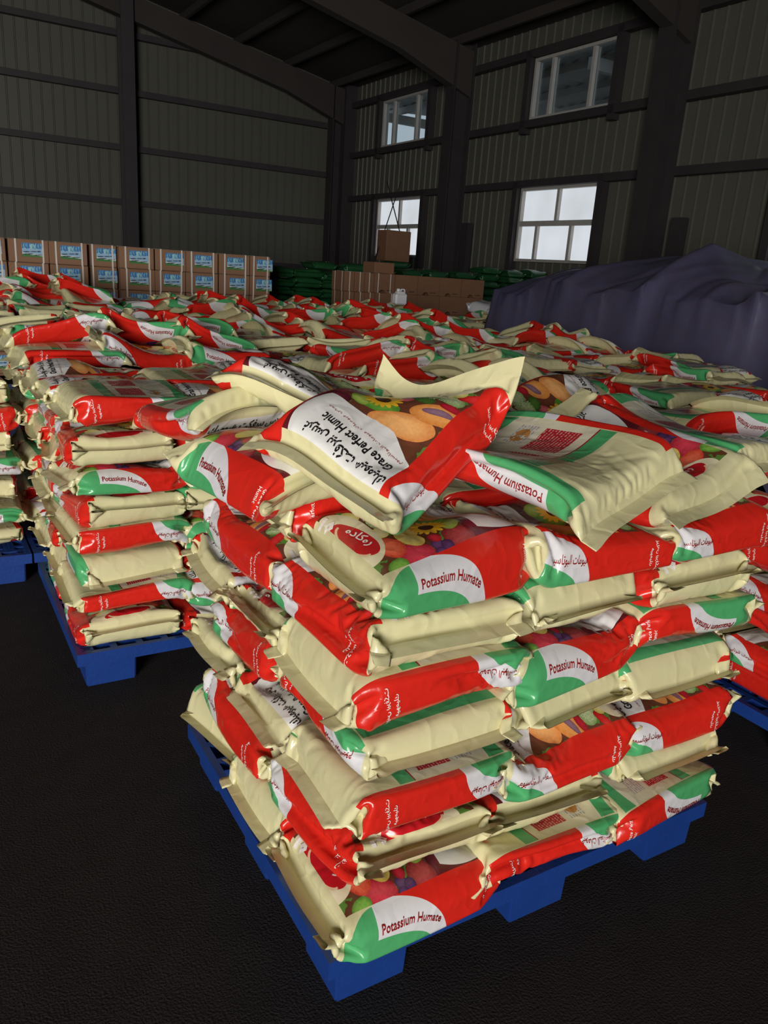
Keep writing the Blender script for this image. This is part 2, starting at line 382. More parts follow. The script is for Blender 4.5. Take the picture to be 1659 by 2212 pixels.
def bag_sim(seed, thick=0.125, xlim=0.185, steps=46, iters=7, fill=1.0, loose=False):
    rng = np.random.default_rng(seed)
    u = (np.arange(NU)+0.0)*DU
    X = np.zeros((NU, NV+1, 3))
    for j in range(NV+1):
        s = j*DV-BF; e = min(s, BL-s); k = np.clip(e/0.075, 0, 1)
        b = max(BD/2*math.sin(k*math.pi/2), 0.0008); a = BP/4-b
        lim = 0.075
        def yo(q): return q if q > lim else lim-(lim-q)*0.55
        y = (yo(s) if s < BL/2 else BL-yo(BL-s))-BL/2
        if s < 0: y = -(BL/2-lim*0.45)+s
        if s > BL: y = (BL/2-lim*0.45)+(s-BL)
        # rectangle of half sizes a,b walked from the middle of the -x side over the top (+z)
        t = u
        for i in range(NU):
            q = t[i]
            if q < b: p = (-a, q)
            elif q < b+2*a: p = (-a+(q-b), b)
            elif q < 3*b+2*a: p = (a, b-(q-b-2*a))
            elif q < 3*b+4*a: p = (a-(q-3*b-2*a), -b)
            else: p = (-a, -b+(q-3*b-4*a))
            X[i, j] = (p[0], y, p[1])
    for k in range(3):
        X[..., k] += 0.004*smooth_noise(rng, NU, NV+1, 9, 7)
    X += rng.normal(size=X.shape)*0.0012
    pm = 1+0.55*smooth_noise(rng, NU, NV+1, 5, 3)
    pair = (-np.arange(NU)) % NU
    sealed = [j for j in range(NV+1) if j <= NF or j >= NV-NF]
    tilt0, tilt1 = rng.uniform(-0.05, 0.045, 2)
    zs0, zs1 = rng.uniform(-0.018, 0.018, 2)
    Vel = np.zeros_like(X)
    diag = math.hypot(DU, DV)
    def edge(A, B, rest, ks, kc):
        d = B-A; l = np.sqrt((d*d).sum(-1))+1e-9
        c = (l-rest)/l*0.5
        c = np.where(c > 0, c*ks, c*kc)[..., None]*d
        A += c; B -= c
    even = np.arange(0, NU, 2); odd = np.arange(1, NU, 2)
    def uedges():
        for s0 in (0, 1):
            A = X[s0::2]; B = np.roll(X, -1, 0)[s0::2].copy()
            A2 = A.copy(); edge(A2, B, DU, 1.0, 0.32)
            X[s0::2] = A2
            X[np.arange(s0, NU, 2)+1-NU*((np.arange(s0, NU, 2)+1) >= NU)] = B
    def vedges():
        for s0 in (0, 1):
            n = (NV+1-s0)//2
            A = X[:, s0:s0+2*n:2][:, :n]; B = X[:, s0+1:s0+2*n:2]
            A2 = A[:, :B.shape[1]].copy(); B2 = B.copy(); edge(A2, B2, DV, 1.0, 0.32)
            X[:, s0:s0+2*n:2][:, :B2.shape[1]] = A2; X[:, s0+1:s0+2*n:2] = B2
    def dedges():
        for sg in (1, -1):
            for s0 in (0, 1):
                idx = np.arange(s0, NU, 2); jdx = (idx+sg) % NU
                for t0 in (0, 1):
                    js = np.arange(t0, NV, 2)
                    A = X[np.ix_(idx, js)]; B = X[np.ix_(jdx, js+1)]
                    edge(A, B, diag, 0.8, 0.10)
                    X[np.ix_(idx, js)] = A; X[np.ix_(jdx, js+1)] = B
    def bend():
        A = X.copy(); d = np.roll(X, -2, 0)-X; l = np.sqrt((d*d).sum(-1))+1e-9
        c = np.where(l < 2*DU*0.93, (l-2*DU*0.93)/l*0.22, 0)[..., None]*d
        A += c; A -= np.roll(c, 2, 0)
        d = X[:, 2:]-X[:, :-2]; l = np.sqrt((d*d).sum(-1))+1e-9
        c = np.where(l < 2*DV*0.93, (l-2*DV*0.93)/l*0.22, 0)[..., None]*d
        A[:, :-2] += c; A[:, 2:] -= c
        X[:] = A
    def weld():
        for j in sealed:
            m = (X[:, j]+X[pair, j])*0.5
            X[:, j] = m
    V0 = fill*BW*0.97*thick*0.415
    hT = thick/2
    for st in range(steps):
        nx = np.cross(np.roll(X, -1, 0)-np.roll(X, 1, 0), np.gradient(X, axis=1)*2)*0.25
        vol = abs((X*nx).sum())/3
        pr = np.clip((V0/max(vol, 1e-6)-1)*4.0, -1.0, 1.0)
        nn = -nx/(np.sqrt((nx*nx).sum(-1, keepdims=True))+1e-9)
        sgn = np.sign((nn*X).sum()); nn = nn*sgn
        acc = nn*pm[..., None]*(0.0011*pr+0.0004)
        acc[..., 2] -= 0.00018
        for j in sealed: acc[:, j] = 0
        old = X.copy()
        X += Vel*0.86+acc
        for it in range(iters):
            uedges(); vedges(); dedges()
            if it % 3 == 0: bend()
            weld()
            z = X[..., 2]
            if loose:
                np.clip(z, -hT, hT*1.25, out=z)
            else:
                np.clip(z, -hT, hT, out=z)
            X[..., 0] = np.where(np.abs(X[..., 0]) > xlim, np.sign(X[..., 0])*(xlim+(np.abs(X[..., 0])-xlim)*0.35), X[..., 0])
            for j in range(NF+1):
                X[:, j, 2] += (zs0-(NF-j)*DV*tilt0*8-X[:, j, 2])*0.25
                X[:, NV-j, 2] += (zs1-(NF-j)*DV*tilt1*8-X[:, NV-j, 2])*0.25
        Vel = X-old
    X[..., 2] += hT
    X[..., 1] -= X[:, NV//2, 1].mean()
    return X

def bag_normals(X):
    du = np.roll(X, -1, 0)-np.roll(X, 1, 0); dv = np.gradient(X, axis=1)
    n = np.cross(dv, du); n = -n if (n[:, NV//2:NV//2+1]*(X[:, NV//2:NV//2+1]-X[:, NV//2:NV//2+1].mean(0))).sum() < 0 else n
    return n/(np.sqrt((n*n).sum(-1, keepdims=True))+1e-12)

def upsample(X):
    """twice the grid by cubic interpolation, round in u, open in v"""
    a = np.roll(X, 1, 0); b = X; c = np.roll(X, -1, 0); d = np.roll(X, -2, 0)
    m = (-a+9*b+9*c-d)/16
    Y = np.empty((X.shape[0]*2,)+X.shape[1:]); Y[0::2] = X; Y[1::2] = m
    p = np.concatenate([2*Y[:, :1]-Y[:, 1:2], Y, 2*Y[:, -1:]-Y[:, -2:-1]], 1)
    m = (-p[:, :-3]+9*p[:, 1:-2]+9*p[:, 2:-1]-p[:, 3:])/16
    Z = np.empty((Y.shape[0], Y.shape[1]*2-1, 3)); Z[:, 0::2] = Y; Z[:, 1::2] = m
    return Z

def grid_mesh(name, X, j0, j1, step=1, uv0=None):
    """rows j0..j1 of a bag grid as a mesh with the film coordinates (metres) as UV"""
    nu, nv = X.shape[0], X.shape[1]
    J = np.arange(j0, j1+1, step); I = np.arange(0, nu, step)
    n, m = len(I), len(J)
    co = X[I][:, J].reshape(-1, 3)
    ii, jj = np.meshgrid(np.arange(n), np.arange(m-1), indexing='ij')
    i2 = (ii+1) % n
    F = np.stack([ii*m+jj, i2*m+jj, i2*m+jj+1, ii*m+jj+1], -1).reshape(-1, 4)[:, ::-1]
    me = bpy.data.meshes.new(name)
    me.vertices.add(len(co)); me.vertices.foreach_set('co', co.astype(np.float32).ravel())
    me.loops.add(F.size); me.loops.foreach_set('vertex_index', F.ravel().astype(np.int32))
    me.polygons.add(len(F)); me.polygons.foreach_set('loop_start', np.arange(0, F.size, 4, dtype=np.int32))
    du, dv = BP/nu, BLT/(nv-1)
    us = np.stack([ii*step, (ii+1)*step, (ii+1)*step, ii*step], -1).reshape(-1, 4)[:, ::-1]*du
    ju = J[jj]; jn = J[jj+1]
    vs = np.stack([ju, ju, jn, jn], -1).reshape(-1, 4)[:, ::-1]*dv-BF
    uv = me.uv_layers.new(name='film')
    uv.data.foreach_set('uv', np.stack([us, vs], -1).astype(np.float32).ravel())
    me.update(calc_edges=True)
    me.polygons.foreach_set('use_smooth', np.ones(len(F), dtype=bool))
    return me
# ------------------------------------------------------------------ printed film of the fertilizer bags
def bag_material(name, do_front, do_back, do_gusset):
    n = NB(name)
    uvn = n.node('ShaderNodeUVMap'); uv = uvn.outputs[0]
    sp = n.node('ShaderNodeSeparateXYZ'); n.t.links.new(uv, sp.inputs[0]); u, s = sp.outputs[0], sp.outputs[1]
    oi = n.node('ShaderNodeObjectInfo').outputs['Random']
    cream, red, green, white, maroon = (0.655, 0.605, 0.352), (0.62, 0.020, 0.012), (0.075, 0.36, 0.135), (0.66, 0.64, 0.66), (0.33, 0.010, 0.018)
    ns = n.noise(uv, 22.0, 3.0); fine = n.noise(uv, 120.0, 3.0)
    fu = n.sub(u, BD/2+BW/2)                   # front: left to right seen from the front
    bu = n.sub(u, BD*1.5+BW*1.5)               # back
    c = n.mix(0.0, cream, cream)
    if do_front:
        # ---- front panel
        front = n.lt(n.op('ABSOLUTE', fu), BW/2)
        dark = n.mix(ns, (0.030, 0.040, 0.012), (0.22, 0.045, 0.03))
        f = n.mix(n.lt(ns, 0.42), dark, (0.10, 0.22, 0.04))
        fruits = [  # centre u, s, radii, turn, colour in the middle, colour at the rim
            (0.125, 0.345, 0.052, 0.034, 0.2, (0.16, 0.02, 0.035), (0.04, 0.006, 0.012)),     # dark berry
            (0.128, 0.285, 0.046, 0.034, 0.4, (0.42, 0.06, 0.06), (0.16, 0.012, 0.014)),      # mulberry
            (0.02, 0.292, 0.050, 0.024, 0.3, (0.16, 0.40, 0.05), (0.05, 0.18, 0.02)),         # leaves
            (0.07, 0.300, 0.030, 0.020, -0.6, (0.40, 0.50, 0.10), (0.16, 0.30, 0.03)),        # leaf
            (-0.060, 0.312, 0.082, 0.036, 0.32, (0.86, 0.44, 0.16), (0.70, 0.20, 0.04)),      # papaya
            (-0.108, 0.242, 0.066, 0.031, 0.30, (0.82, 0.36, 0.10), (0.60, 0.17, 0.03)),      # papaya half
            (-0.108, 0.236, 0.040, 0.010, 0.30, (0.28, 0.16, 0.22), (0.16, 0.06, 0.10)),      # its seeds
            (-0.005, 0.222, 0.026, 0.018, 0.4, (0.72, 0.16, 0.20), (0.45, 0.03, 0.06)),       # radish
            (-0.045, 0.205, 0.036, 0.020, -0.3, (0.10, 0.22, 0.04), (0.02, 0.06, 0.01)),      # greens
            (0.128, 0.165, 0.038, 0.042, 0, (0.66, 0.05, 0.08), (0.36, 0.01, 0.03)),          # pomegranate
            (0.122, 0.224, 0.016, 0.016, 0, (0.14, 0.06, 0.17), (0.035, 0.012, 0.05)),        # grapes
            (0.146, 0.220, 0.015, 0.015, 0, (0.12, 0.05, 0.15), (0.03, 0.010, 0.045)),
            (0.134, 0.244, 0.016, 0.015, 0, (0.11, 0.04, 0.13), (0.03, 0.010, 0.045)),
            (0.098, 0.232, 0.018, 0.014, 0.3, (0.62, 0.03, 0.05), (0.34, 0.01, 0.02)),        # red leaf
            (0.140, 0.106, 0.021, 0.028, 0.3, (0.24, 0.48, 0.08), (0.04, 0.16, 0.01)),        # cucumber
            (0.068, 0.184, 0.040, 0.030, 0.2, (0.90, 0.78, 0.30), (0.74, 0.50, 0.04)),        # yellow apple
            (0.030, 0.206, 0.028, 0.020, 0.2, (0.88, 0.74, 0.26), (0.70, 0.46, 0.04)),        # small yellow apple
            (0.078, 0.125, 0.040, 0.030, 0.1, (0.82, 0.16, 0.08), (0.52, 0.015, 0.012)),      # red apple
            (-0.035, 0.168, 0.042, 0.030, 0, (0.46, 0.56, 0.24), (0.12, 0.28, 0.05)),         # netted melon
            (-0.098, 0.168, 0.038, 0.028, -0.2, (0.48, 0.58, 0.30), (0.14, 0.30, 0.06)),      # cabbage
            (-0.130, 0.128, 0.034, 0.013, 0.5, (0.66, 0.03, 0.03), (0.38, 0.006, 0.008)),     # chilli
            (-0.120, 0.205, 0.028, 0.012, 0.2, (0.52, 0.02, 0.04), (0.28, 0.004, 0.01)),      # cherries
            (-0.088, 0.122, 0.026, 0.018, 0.2, (0.80, 0.72, 0.28), (0.55, 0.45, 0.06)),       # pear
            (0.012, 0.142, 0.026, 0.018, -0.3, (0.86, 0.78, 0.44), (0.76, 0.60, 0.12)),       # cut apple
        ]
        for (cx, cy, rx, ry, a, ca, cb) in fruits:
            dx = n.sub(fu, cx); dy = n.sub(s, cy)
            if a:
                co_, si_ = math.cos(a), math.sin(a)
                dx, dy = n.add(n.mul(dx, co_), n.mul(dy, si_)), n.sub(n.mul(dy, co_), n.mul(dx, si_))
            ax = n.mul(dx, 1/rx); ay = n.mul(dy, 1/ry); d2 = n.add(n.mul(ax, ax), n.mul(ay, ay))
            f = n.mix(n.lt(n.add(d2, n.mul(ns, 0.3)), 1.15), f, n.mix(n.op('MINIMUM', n.add(n.mul(d2, 0.75), n.mul(n.sub(fine, 0.5), 0.9)), 1.0), ca, cb))
        # sunflower: petals by angle, dark disc
        dx = n.sub(fu, 0.035); dy = n.sub(s, 0.258)
        ang = n.op('ARCTAN2', dy, dx); rad = n.op('SQRT', n.add(n.mul(dx, dx), n.mul(n.mul(dy, dy), 1.6)))
        pet = n.add(n.mul(n.op('ABSOLUTE', n.op('SINE', n.mul(ang, 8.0))), 0.016), 0.036)
        f = n.mix(n.lt(rad, pet), f, n.mix(fine, (0.92, 0.62, 0.05), (0.80, 0.34, 0.01))); f = n.mix(n.lt(rad, 0.021), f, (0.07, 0.025, 0.008))
        # melon net
        vo = n.node('ShaderNodeTexVoronoi', feature='DISTANCE_TO_EDGE'); vo.inputs['Scale'].default_value = 95.0; n.t.links.new(uv, vo.inputs['Vector'])
        net = n.mul(n.ell(fu, s, -0.05, 0.168, 0.075, 0.030), n.lt(vo.outputs[0], 0.06))
        f = n.mix(net, f, (0.62, 0.68, 0.42))
        # white title panel with a maroon edge on the right
        panel = n.add(s, n.mul(n.noise(uv, 9.0), 0.02))
        f = n.mix(n.mul(n.gt(panel, 0.352), n.gt(n.add(s, n.mul(fu, 0.55)), 0.305)), f, (0.74, 0.72, 0.70))
        f = n.mix(n.mul(n.gt(n.ell_d(fu, s, -0.10, 0.42, 0.240, 0.20), 1.0), n.gt(s, 0.33)), f, (0.11, 0.012, 0.016))
        # brand oval near the bottom
        f = n.mix(n.mul(n.lt(s, 0.150), n.lt(n.ell_d(fu, s, -0.015, 0.07, 0.12, 0.065), 1.0)), f, (0.78, 0.70, 0.48))
        f = n.mix(n.ell(fu, s, -0.005, 0.082, 0.082, 0.034, 0.12), f, (0.56, 0.012, 0.020))
        ring = n.mul(n.lt(n.ell_d(fu, s, -0.002, 0.078, 0.072, 0.026), 1.0), n.mul(n.gt(n.ell_d(fu, s, -0.002, 0.080, 0.066, 0.022), 1.0), n.lt(s, 0.08)))
        f = n.mix(ring, f, (0.80, 0.55, 0.34))
        f = n.mix(n.band(s, 0.062, 0.492), cream, f)
        c = n.mix(front, c, f)
    if do_back:
        # ---- back panel
        back = n.lt(n.op('ABSOLUTE', bu), BW/2)
        row = n.lt(n.op('FRACT', n.mul(bu, 105.0)), 0.45)
        comb = n.node('ShaderNodeCombineXYZ'); n.put(comb.inputs[0], n.mul(n.op('FLOOR', n.mul(bu, 105.0)), 7.3)); n.put(comb.inputs[1], n.mul(s, 210.0))
        dash = n.mul(row, n.gt(n.noise(comb.outputs[0], 1.0, 1.0), 0.47))
        rowt = n.lt(n.op('FRACT', n.mul(s, 120.0)), 0.42)
        combt = n.node('ShaderNodeCombineXYZ'); n.put(combt.inputs[1], n.mul(n.op('FLOOR', n.mul(s, 120.0)), 7.3)); n.put(combt.inputs[0], n.mul(bu, 260.0))
        dasht = n.mul(rowt, n.gt(n.noise(combt.outputs[0], 1.0, 1.0), 0.46))
        k = n.mix(n.band(s, 0.165, 0.205), cream, n.mix(n.mul(dash, n.mul(n.band(s, 0.17, 0.198), n.band(bu, -0.12, 0.02))), green, (0.03, 0.16, 0.06)))
        k = n.mix(n.band(s, 0.205, 0.209), k, maroon)
        k = n.mix(n.band(s, 0.209, 0.445), k, (0.66, 0.60, 0.45))
        boxm = n.mul(n.band(s, 0.235, 0.330), n.add(n.band(bu, -0.135, -0.02), n.band(bu, 0.02, 0.135)))
        k = n.mix(boxm, k, n.mix(n.mul(dasht, 0.65), (0.42, 0.014, 0.022), (0.70, 0.45, 0.40)))
        boxp = n.mul(n.band(s, 0.345, 0.400), n.add(n.band(bu, -0.135, -0.06), n.band(bu, 0.05, 0.135)))
        k = n.mix(boxp, k, n.mix(n.mul(dasht, 0.6), (0.60, 0.55, 0.48), (0.12, 0.09, 0.07)))
        k = n.mix(n.mul(n.ell(bu, s, 0.09, 0.373, 0.03, 0.02), n.gt(ns, 0.45)), k, (0.45, 0.20, 0.06))
        k = n.mix(n.gt(n.ell_d(bu, s, 0.0, 0.33, 0.30, 0.115), 1.0), k, n.mix(n.band(s, 0.30, 0.475), k, green))
        c = n.mix(back, c, k)
    if do_gusset:
        # ---- right gusset: green and white with the product name near the bottom end, red beyond
        over, under = 0.020, 0.004
        g = n.sub(u, BD+BW)                        # 0 in the middle, negative towards the front
        rg = n.band(g, -(BD/2+over), BD/2-under)
        t = n.mul(n.sub(n.mul(g, -1.0), -(BD/2-under)), 1/(BD+over-under))       # 0 at the back edge, 1 at the front edge
        q = red
        q = n.mix(n.mul(n.lt(n.ell_d(s, t, 0.135, 0.0, 0.195, 1.04), 1.0), n.gt(s, 0.0)), q, white)
        q = n.mix(n.lt(n.ell_d(s, t, 0.125, 0.0, 0.165, 0.50), 1.0), q, green)
        q = n.mix(n.lt(s, 0.128), q, green)
        q = n.mix(n.band(s, 0.045, 0.520), cream, q)
        q = n.mix(n.mul(n.lt(s, 0.128), n.gt(n.ell_d(s, t, 0.130, 0.0, 0.100, 0.98), 1.0)), q, cream)
        c = n.mix(rg, c, q)
        # ---- left gusset: red with a smaller white and green foot at the top end
        lu = n.sub(u, n.mul(n.gt(u, BP/2), BP))    # 0 in the middle, positive towards the front
        lg = n.band(lu, -(BD/2-under), BD/2+over)
        t = n.mul(n.add(lu, BD/2-under), 1/(BD+over-under))
        sr = n.sub(BL, s)
        q = n.mix(n.lt(n.ell_d(sr, t, 0.085, 0.0, 0.130, 0.86), 1.0), red, white)
        q = n.mix(n.lt(n.ell_d(sr, t, 0.070, 0.0, 0.110, 0.42), 1.0), q, green)
        q = n.mix(n.band(sr, 0.050, 0.500), cream, q)
        c = n.mix(lg, c, q)
    # a light dusting, a little different from bag to bag
    tone = n.add(0.93, n.mul(oi, 0.09)); tn = n.node('ShaderNodeMix', data_type='RGBA', blend_type='MULTIPLY')
    tn.inputs[0].default_value = 1.0; n.put(tn.inputs[6], c)
    cc = n.node('ShaderNodeCombineColor'); [n.put(cc.inputs[i], tone) for i in range(3)]; n.put(tn.inputs[7], cc.outputs[0])
    n.put(n.b.inputs['Base Color'], tn.outputs[2])
    n.put(n.b.inputs['Roughness'], n.add(0.15, n.mul(ns, 0.16)))
    n.b.inputs['Specular IOR Level'].default_value = 0.45
    wr_ = n.noise(uv, 16.0, 3.0, 0.55)
    rid = n.op('ABSOLUTE', n.sub(n.noise(uv, 7.0, 2.0), 0.5))
    n.bump(n.add(n.mul(wr_, 0.5), n.mul(n.op('MINIMUM', rid, 0.06), 5.0)), 0.55, 0.006)
    return n.m
M['film'] = bag_material('printed_bag_film', True, True, True)       # across panel edges
M['film_front'] = bag_material('printed_bag_front', True, False, False)
M['film_back'] = bag_material('printed_bag_back', False, True, False)
M['film_side'] = bag_material('printed_bag_side', False, False, True)
def panel_slots(me):
    """give each face the material of the panel it lies wholly in"""
    for k in ('film', 'film_front', 'film_back', 'film_side'): me.materials.append(M[k])
    n_ = len(me.polygons); uv = np.empty(n_*8, dtype=np.float32); me.uv_layers[0].data.foreach_get('uv', uv)
    u = uv.reshape(n_, 4, 2)[:, :, 0]; lo, hi = u.min(1), u.max(1); e = 1e-4
    idx = np.zeros(n_, dtype=np.int32)
    idx[(lo > BD/2+0.0205) & (hi < BD/2+BW-0.0205)] = 1
    idx[(lo > BD*1.5+BW-0.0035) & (hi < BD*1.5+2*BW+0.0035)] = 2
    idx[(hi < BD/2+0.0195) | ((lo > BD/2+BW-0.0195) & (hi < BD*1.5+BW-0.0045)) | (lo > BP-BD/2+0.0045)] = 3
    me.polygons.foreach_set('material_index', idx)
    return me


# ------------------------------------------------------------------ lettering, laid on the film
FORMS = {'ا': 'ﺍﺎ', 'ب': 'ﺏﺐﺑﺒ', 'ت': 'ﺕﺖﺗﺘ', 'س': 'ﺱﺲﺳﺴ', 'غ': 'ﻍﻎﻏﻐ', 'ف': 'ﻑﻒﻓﻔ', 'ك': 'ﻙﻚﻛﻜ', 'ل': 'ﻝﻞﻟﻠ', 'م': 'ﻡﻢﻣﻤ', 'ه': 'ﻩﻪﻫﻬ', 'و': 'ﻭﻮ', 'ي': 'ﻱﻲﻳﻴ', 'ر': 'ﺭﺮ', 'د': 'ﺩﺪ', 'ن': 'ﻥﻦﻧﻨ', 'ض': 'ﺽﺾﺿﻀ', 'ح': 'ﺡﺢﺣﺤ'}
def arabic(text):
    """joined letter forms in drawing order"""
    out = []
    for w in text.split(' '):
        r, prev = '', False
        for i, ch in enumerate(w):
            f = FORMS[ch]
            if len(f) == 2: r += f[1] if prev else f[0]; prev = False
            else:
                nxt = i+1 < len(w); r += f[(0, 1, 2, 3)[int(prev)+2*int(nxt)]]; prev = nxt
        out.append(r[::-1])
    return ' '.join(out[::-1])
def text_tris(body, width, height=None, bold=0.0, max_edge=0.014):
    """text as triangles centred on the origin, scaled to width"""
    cu = bpy.data.curves.new('text', 'FONT'); cu.body = body; cu.size = 1.0; cu.resolution_u = 1 if width < 0.15 or height == 0.012 else 2; cu.offset = bold
    o = bpy.data.objects.new('text', cu); COL.objects.link(o)
    dg = bpy.context.evaluated_depsgraph_get()
    me = bpy.data.meshes.new_from_object(o.evaluated_get(dg))
    bpy.data.objects.remove(o); bpy.data.curves.remove(cu)
    co = np.array([v.co[:2] for v in me.vertices]); lo, hi = co.min(0), co.max(0)
    sx = width/(hi[0]-lo[0]); sy = sx if height is None else height/(hi[1]-lo[1])
    bm = bmesh.new(); bm.from_mesh(me); bpy.data.meshes.remove(me)
    for v in bm.verts: v.co = ((v.co.x-(lo[0]+hi[0])/2)*sx, (v.co.y-(lo[1]+hi[1])/2)*sy, 0)
    bmesh.ops.remove_doubles(bm, verts=bm.verts, dist=width*0.001)
    bmesh.ops.triangulate(bm, faces=bm.faces[:])
    for _ in range(3):
        es = [e for e in bm.edges if e.calc_length() > max_edge]
        if not es: break
        bmesh.ops.subdivide_edges(bm, edges=es, cuts=1); bmesh.ops.triangulate(bm, faces=bm.faces[:])
    bm.verts.ensure_lookup_table()
    V = np.array([v.co[:2] for v in bm.verts]); F = [tuple(v.index for v in f.verts) for f in bm.faces]
    bm.free()
    return V, F
T_ENG = text_tris('Potassium Humate', 0.170, bold=0.012, max_edge=0.010)
T_ARS = text_tris(arabic('هيومات البوتاسيوم'), 0.118, 0.024, bold=0.008, max_edge=0.008)
T_AR1 = text_tris(arabic('غريس بيرفكت'), 0.082, 0.015, bold=0.012)
T_AR2 = text_tris(arabic('هيوميك'), 0.048, 0.014, bold=0.012)
T_GPH = text_tris('Grace Perfect\nHumic', 0.070, 0.026, bold=0.010)
T_TAR = text_tris(arabic('غريس بيرفكت هيوميك'), 0.230, 0.036, bold=0.022)
T_TEN = text_tris('Grace Perfect Humic', 0.200, 0.027, bold=0.022)
T_SML = text_tris(arabic('حمض هيوميك و هيومات البوتاسيوم'), 0.215, 0.012, bold=0.0, max_edge=0.02)
T_BRD = text_tris(arabic('روكادو'), 0.090, 0.030, bold=0.02)
T_TEN10 = text_tris('10', 0.046, 0.034, bold=0.06)

def film_text():
    """(colour, film coordinates, faces) of every printed text, grouped by panel"""
    P = {'right': [], 'left': [], 'front': []}
    gr = BD+BW
    V, F = T_ENG                                      # reads from the bottom end, letter tops to the front edge, bowed down
    x = V[:, 0]; ss = 0.222+x; drop = 0.040*np.clip((x+0.03)/0.118, 0, None)**2
    ang = np.arctan(0.080*np.clip((x+0.03)/0.118, 0, None)/0.118)
    P['right'].append(('maroon', np.stack([gr-0.032+drop*0.9-V[:, 1]*1.25*np.cos(ang), ss+V[:, 1]*np.sin(ang)*0.8], 1), F))
    V, F = T_GPH
    P['right'].append(('white', np.stack([gr-0.008+V[:, 0], 0.455+V[:, 1]], 1), F))
    V, F = T_ARS                                      # left gusset, reads along the bag, letter tops to the front edge
    x = V[:, 0]
    P['left'].append(('maroon', np.stack([0.012+V[:, 1]*1.1-0.10*(x*2.0)**2, BL-0.135-x], 1), F))
    for (V, F), off in ((T_AR1, 0.112), (T_AR2, 0.134)):
        P['left'].append(('white', np.stack([0.006+V[:, 0], off-V[:, 1]], 1), F))
    fc = BD/2+BW/2
    for (V, F), cx, cy, colr, a in ((T_TAR, -0.025, 0.468, 'black', 0), (T_TEN, -0.025, 0.427, 'black', 0), (T_SML, -0.02, 0.392, 'maroon', 0), (T_BRD, -0.005, 0.096, 'white', 0.12), (T_TEN10, -0.100, 0.066, 'white', 0.1)):
        ca, sa = math.cos(a), math.sin(a)
        P['front'].append((colr, np.stack([fc+cx+V[:, 0]*ca-V[:, 1]*sa, cy+V[:, 0]*sa+V[:, 1]*ca], 1), F))
    return P
FTEXT = film_text()
def on_film(X, Nrm, uv, lift):
    nu, nv = X.shape[0], X.shape[1]
    a = (uv[:, 0] % BP)/BP*nu; b = np.clip((uv[:, 1]+BF)/BLT*(nv-1), 0, nv-1.001)
    i = np.floor(a).astype(int); j = np.floor(b).astype(int); fa = (a-i)[:, None]; fb = (b-j)[:, None]; i %= nu; i2 = (i+1) % nu
    def bl(G): return (G[i, j]*(1-fa)+G[i2, j]*fa)*(1-fb)+(G[i, j+1]*(1-fa)+G[i2, j+1]*fa)*fb
    return bl(X)+bl(Nrm)*lift

# ------------------------------------------------------------------ bag shapes (solved once) and instances
PACKED = [bag_sim(100+i, fill=(0.90, 0.97, 0.86, 0.93)[i % 4]) for i in range(9)]
LOOSE = [bag_sim(300+i, thick=0.118, fill=(0.90, 0.84, 0.95)[i % 3], loose=True, xlim=0.21) for i in range(6)]

def name_panel_roughness(X):      # how far the name panel strays from a smooth bulge
    i0, i1 = int((BD+BW-0.045)/DU), int((BD+BW+0.03)/DU); j0, j1 = int((0.13+BF)/DV), int((0.34+BF)/DV)
    P_ = X[i0:i1, j0:j1, 0]; return float(np.abs(np.diff(P_, 2, 1)).mean()+0.3*np.abs(P_-P_.mean(1, keepdims=True)).mean())
TAUT = sorted(range(len(PACKED)), key=lambda i: name_panel_roughness(PACKED[i]))[:3]

class Bumps:
    """a gently uneven level, the surface between two layers"""
    def __init__(self, seed, amp):
        r = np.random.default_rng(seed); self.k = r.uniform(4, 11, (6, 2))*r.choice([-1, 1], (6, 2)); self.p = r.uniform(0, 6.3, 6); self.a = r.uniform(0.4, 1, 6)*amp/2.2
    def __call__(self, x, y):
        z = 0
        for k, p, a in zip(self.k, self.p, self.a): z = z+a*np.sin(k[0]*x+k[1]*y+p)
        return z

class Ground:
    """what the loose bags lie on: a height map that each new bag drapes over and then adds to"""
    R = 0.02
    def __init__(self, x0, y0, x1, y1, f):
        self.x0, self.y0 = x0, y0
        self.nx, self.ny = int((x1-x0)/self.R), int((y1-y0)/self.R)
        X, Y = np.meshgrid(x0+(np.arange(self.nx)+.5)*self.R, y0+(np.arange(self.ny)+.5)*self.R, indexing='ij')
        self.H = f(X, Y); self.B = None
    def settle(self, x, y, soft=5):
        B = self.H.copy()
        for k in range(2):
            for ax in (0, 1):
                P = np.pad(B, [(soft, soft) if a == ax else (0, 0) for a in (0, 1)], mode='edge'); C = np.cumsum(P, axis=ax)
                n = B.shape[ax]; w = 2*soft
                B = (np.take(C, np.arange(w, w+n), ax)-np.take(C, np.arange(0, n), ax))/w
        i = np.clip(((x-self.x0)/self.R).astype(int), 0, self.nx-1); j = np.clip(((y-self.y0)/self.R).astype(int), 0, self.ny-1)
        d = (self.H-B)[i, j]
        self.B = B+np.clip(np.percentile(d, 80), 0, 0.03)*0.7
    def rest(self, x, y):
        if self.B is None: self.settle(x, y)
        a = np.clip((x-self.x0)/self.R-.5, 0, self.nx-1.01); b = np.clip((y-self.y0)/self.R-.5, 0, self.ny-1.01)
        i = a.astype(int); j = b.astype(int); fa = a-i; fb = b-j; B = self.B
        return (B[i, j]*(1-fa)+B[i+1, j]*fa)*(1-fb)+(B[i, j+1]*(1-fa)+B[i+1, j+1]*fa)*fb
    def flat(self, x, y):
        self.B = None
        return 1.0
    def cover(self, x, y, z):
        i = np.clip(((x-self.x0)/self.R).astype(int), 0, self.nx-1).ravel(); j = np.clip(((y-self.y0)/self.R).astype(int), 0, self.ny-1).ravel()
        np.maximum.at(self.H, (i, j), z.ravel())
        self.B = None

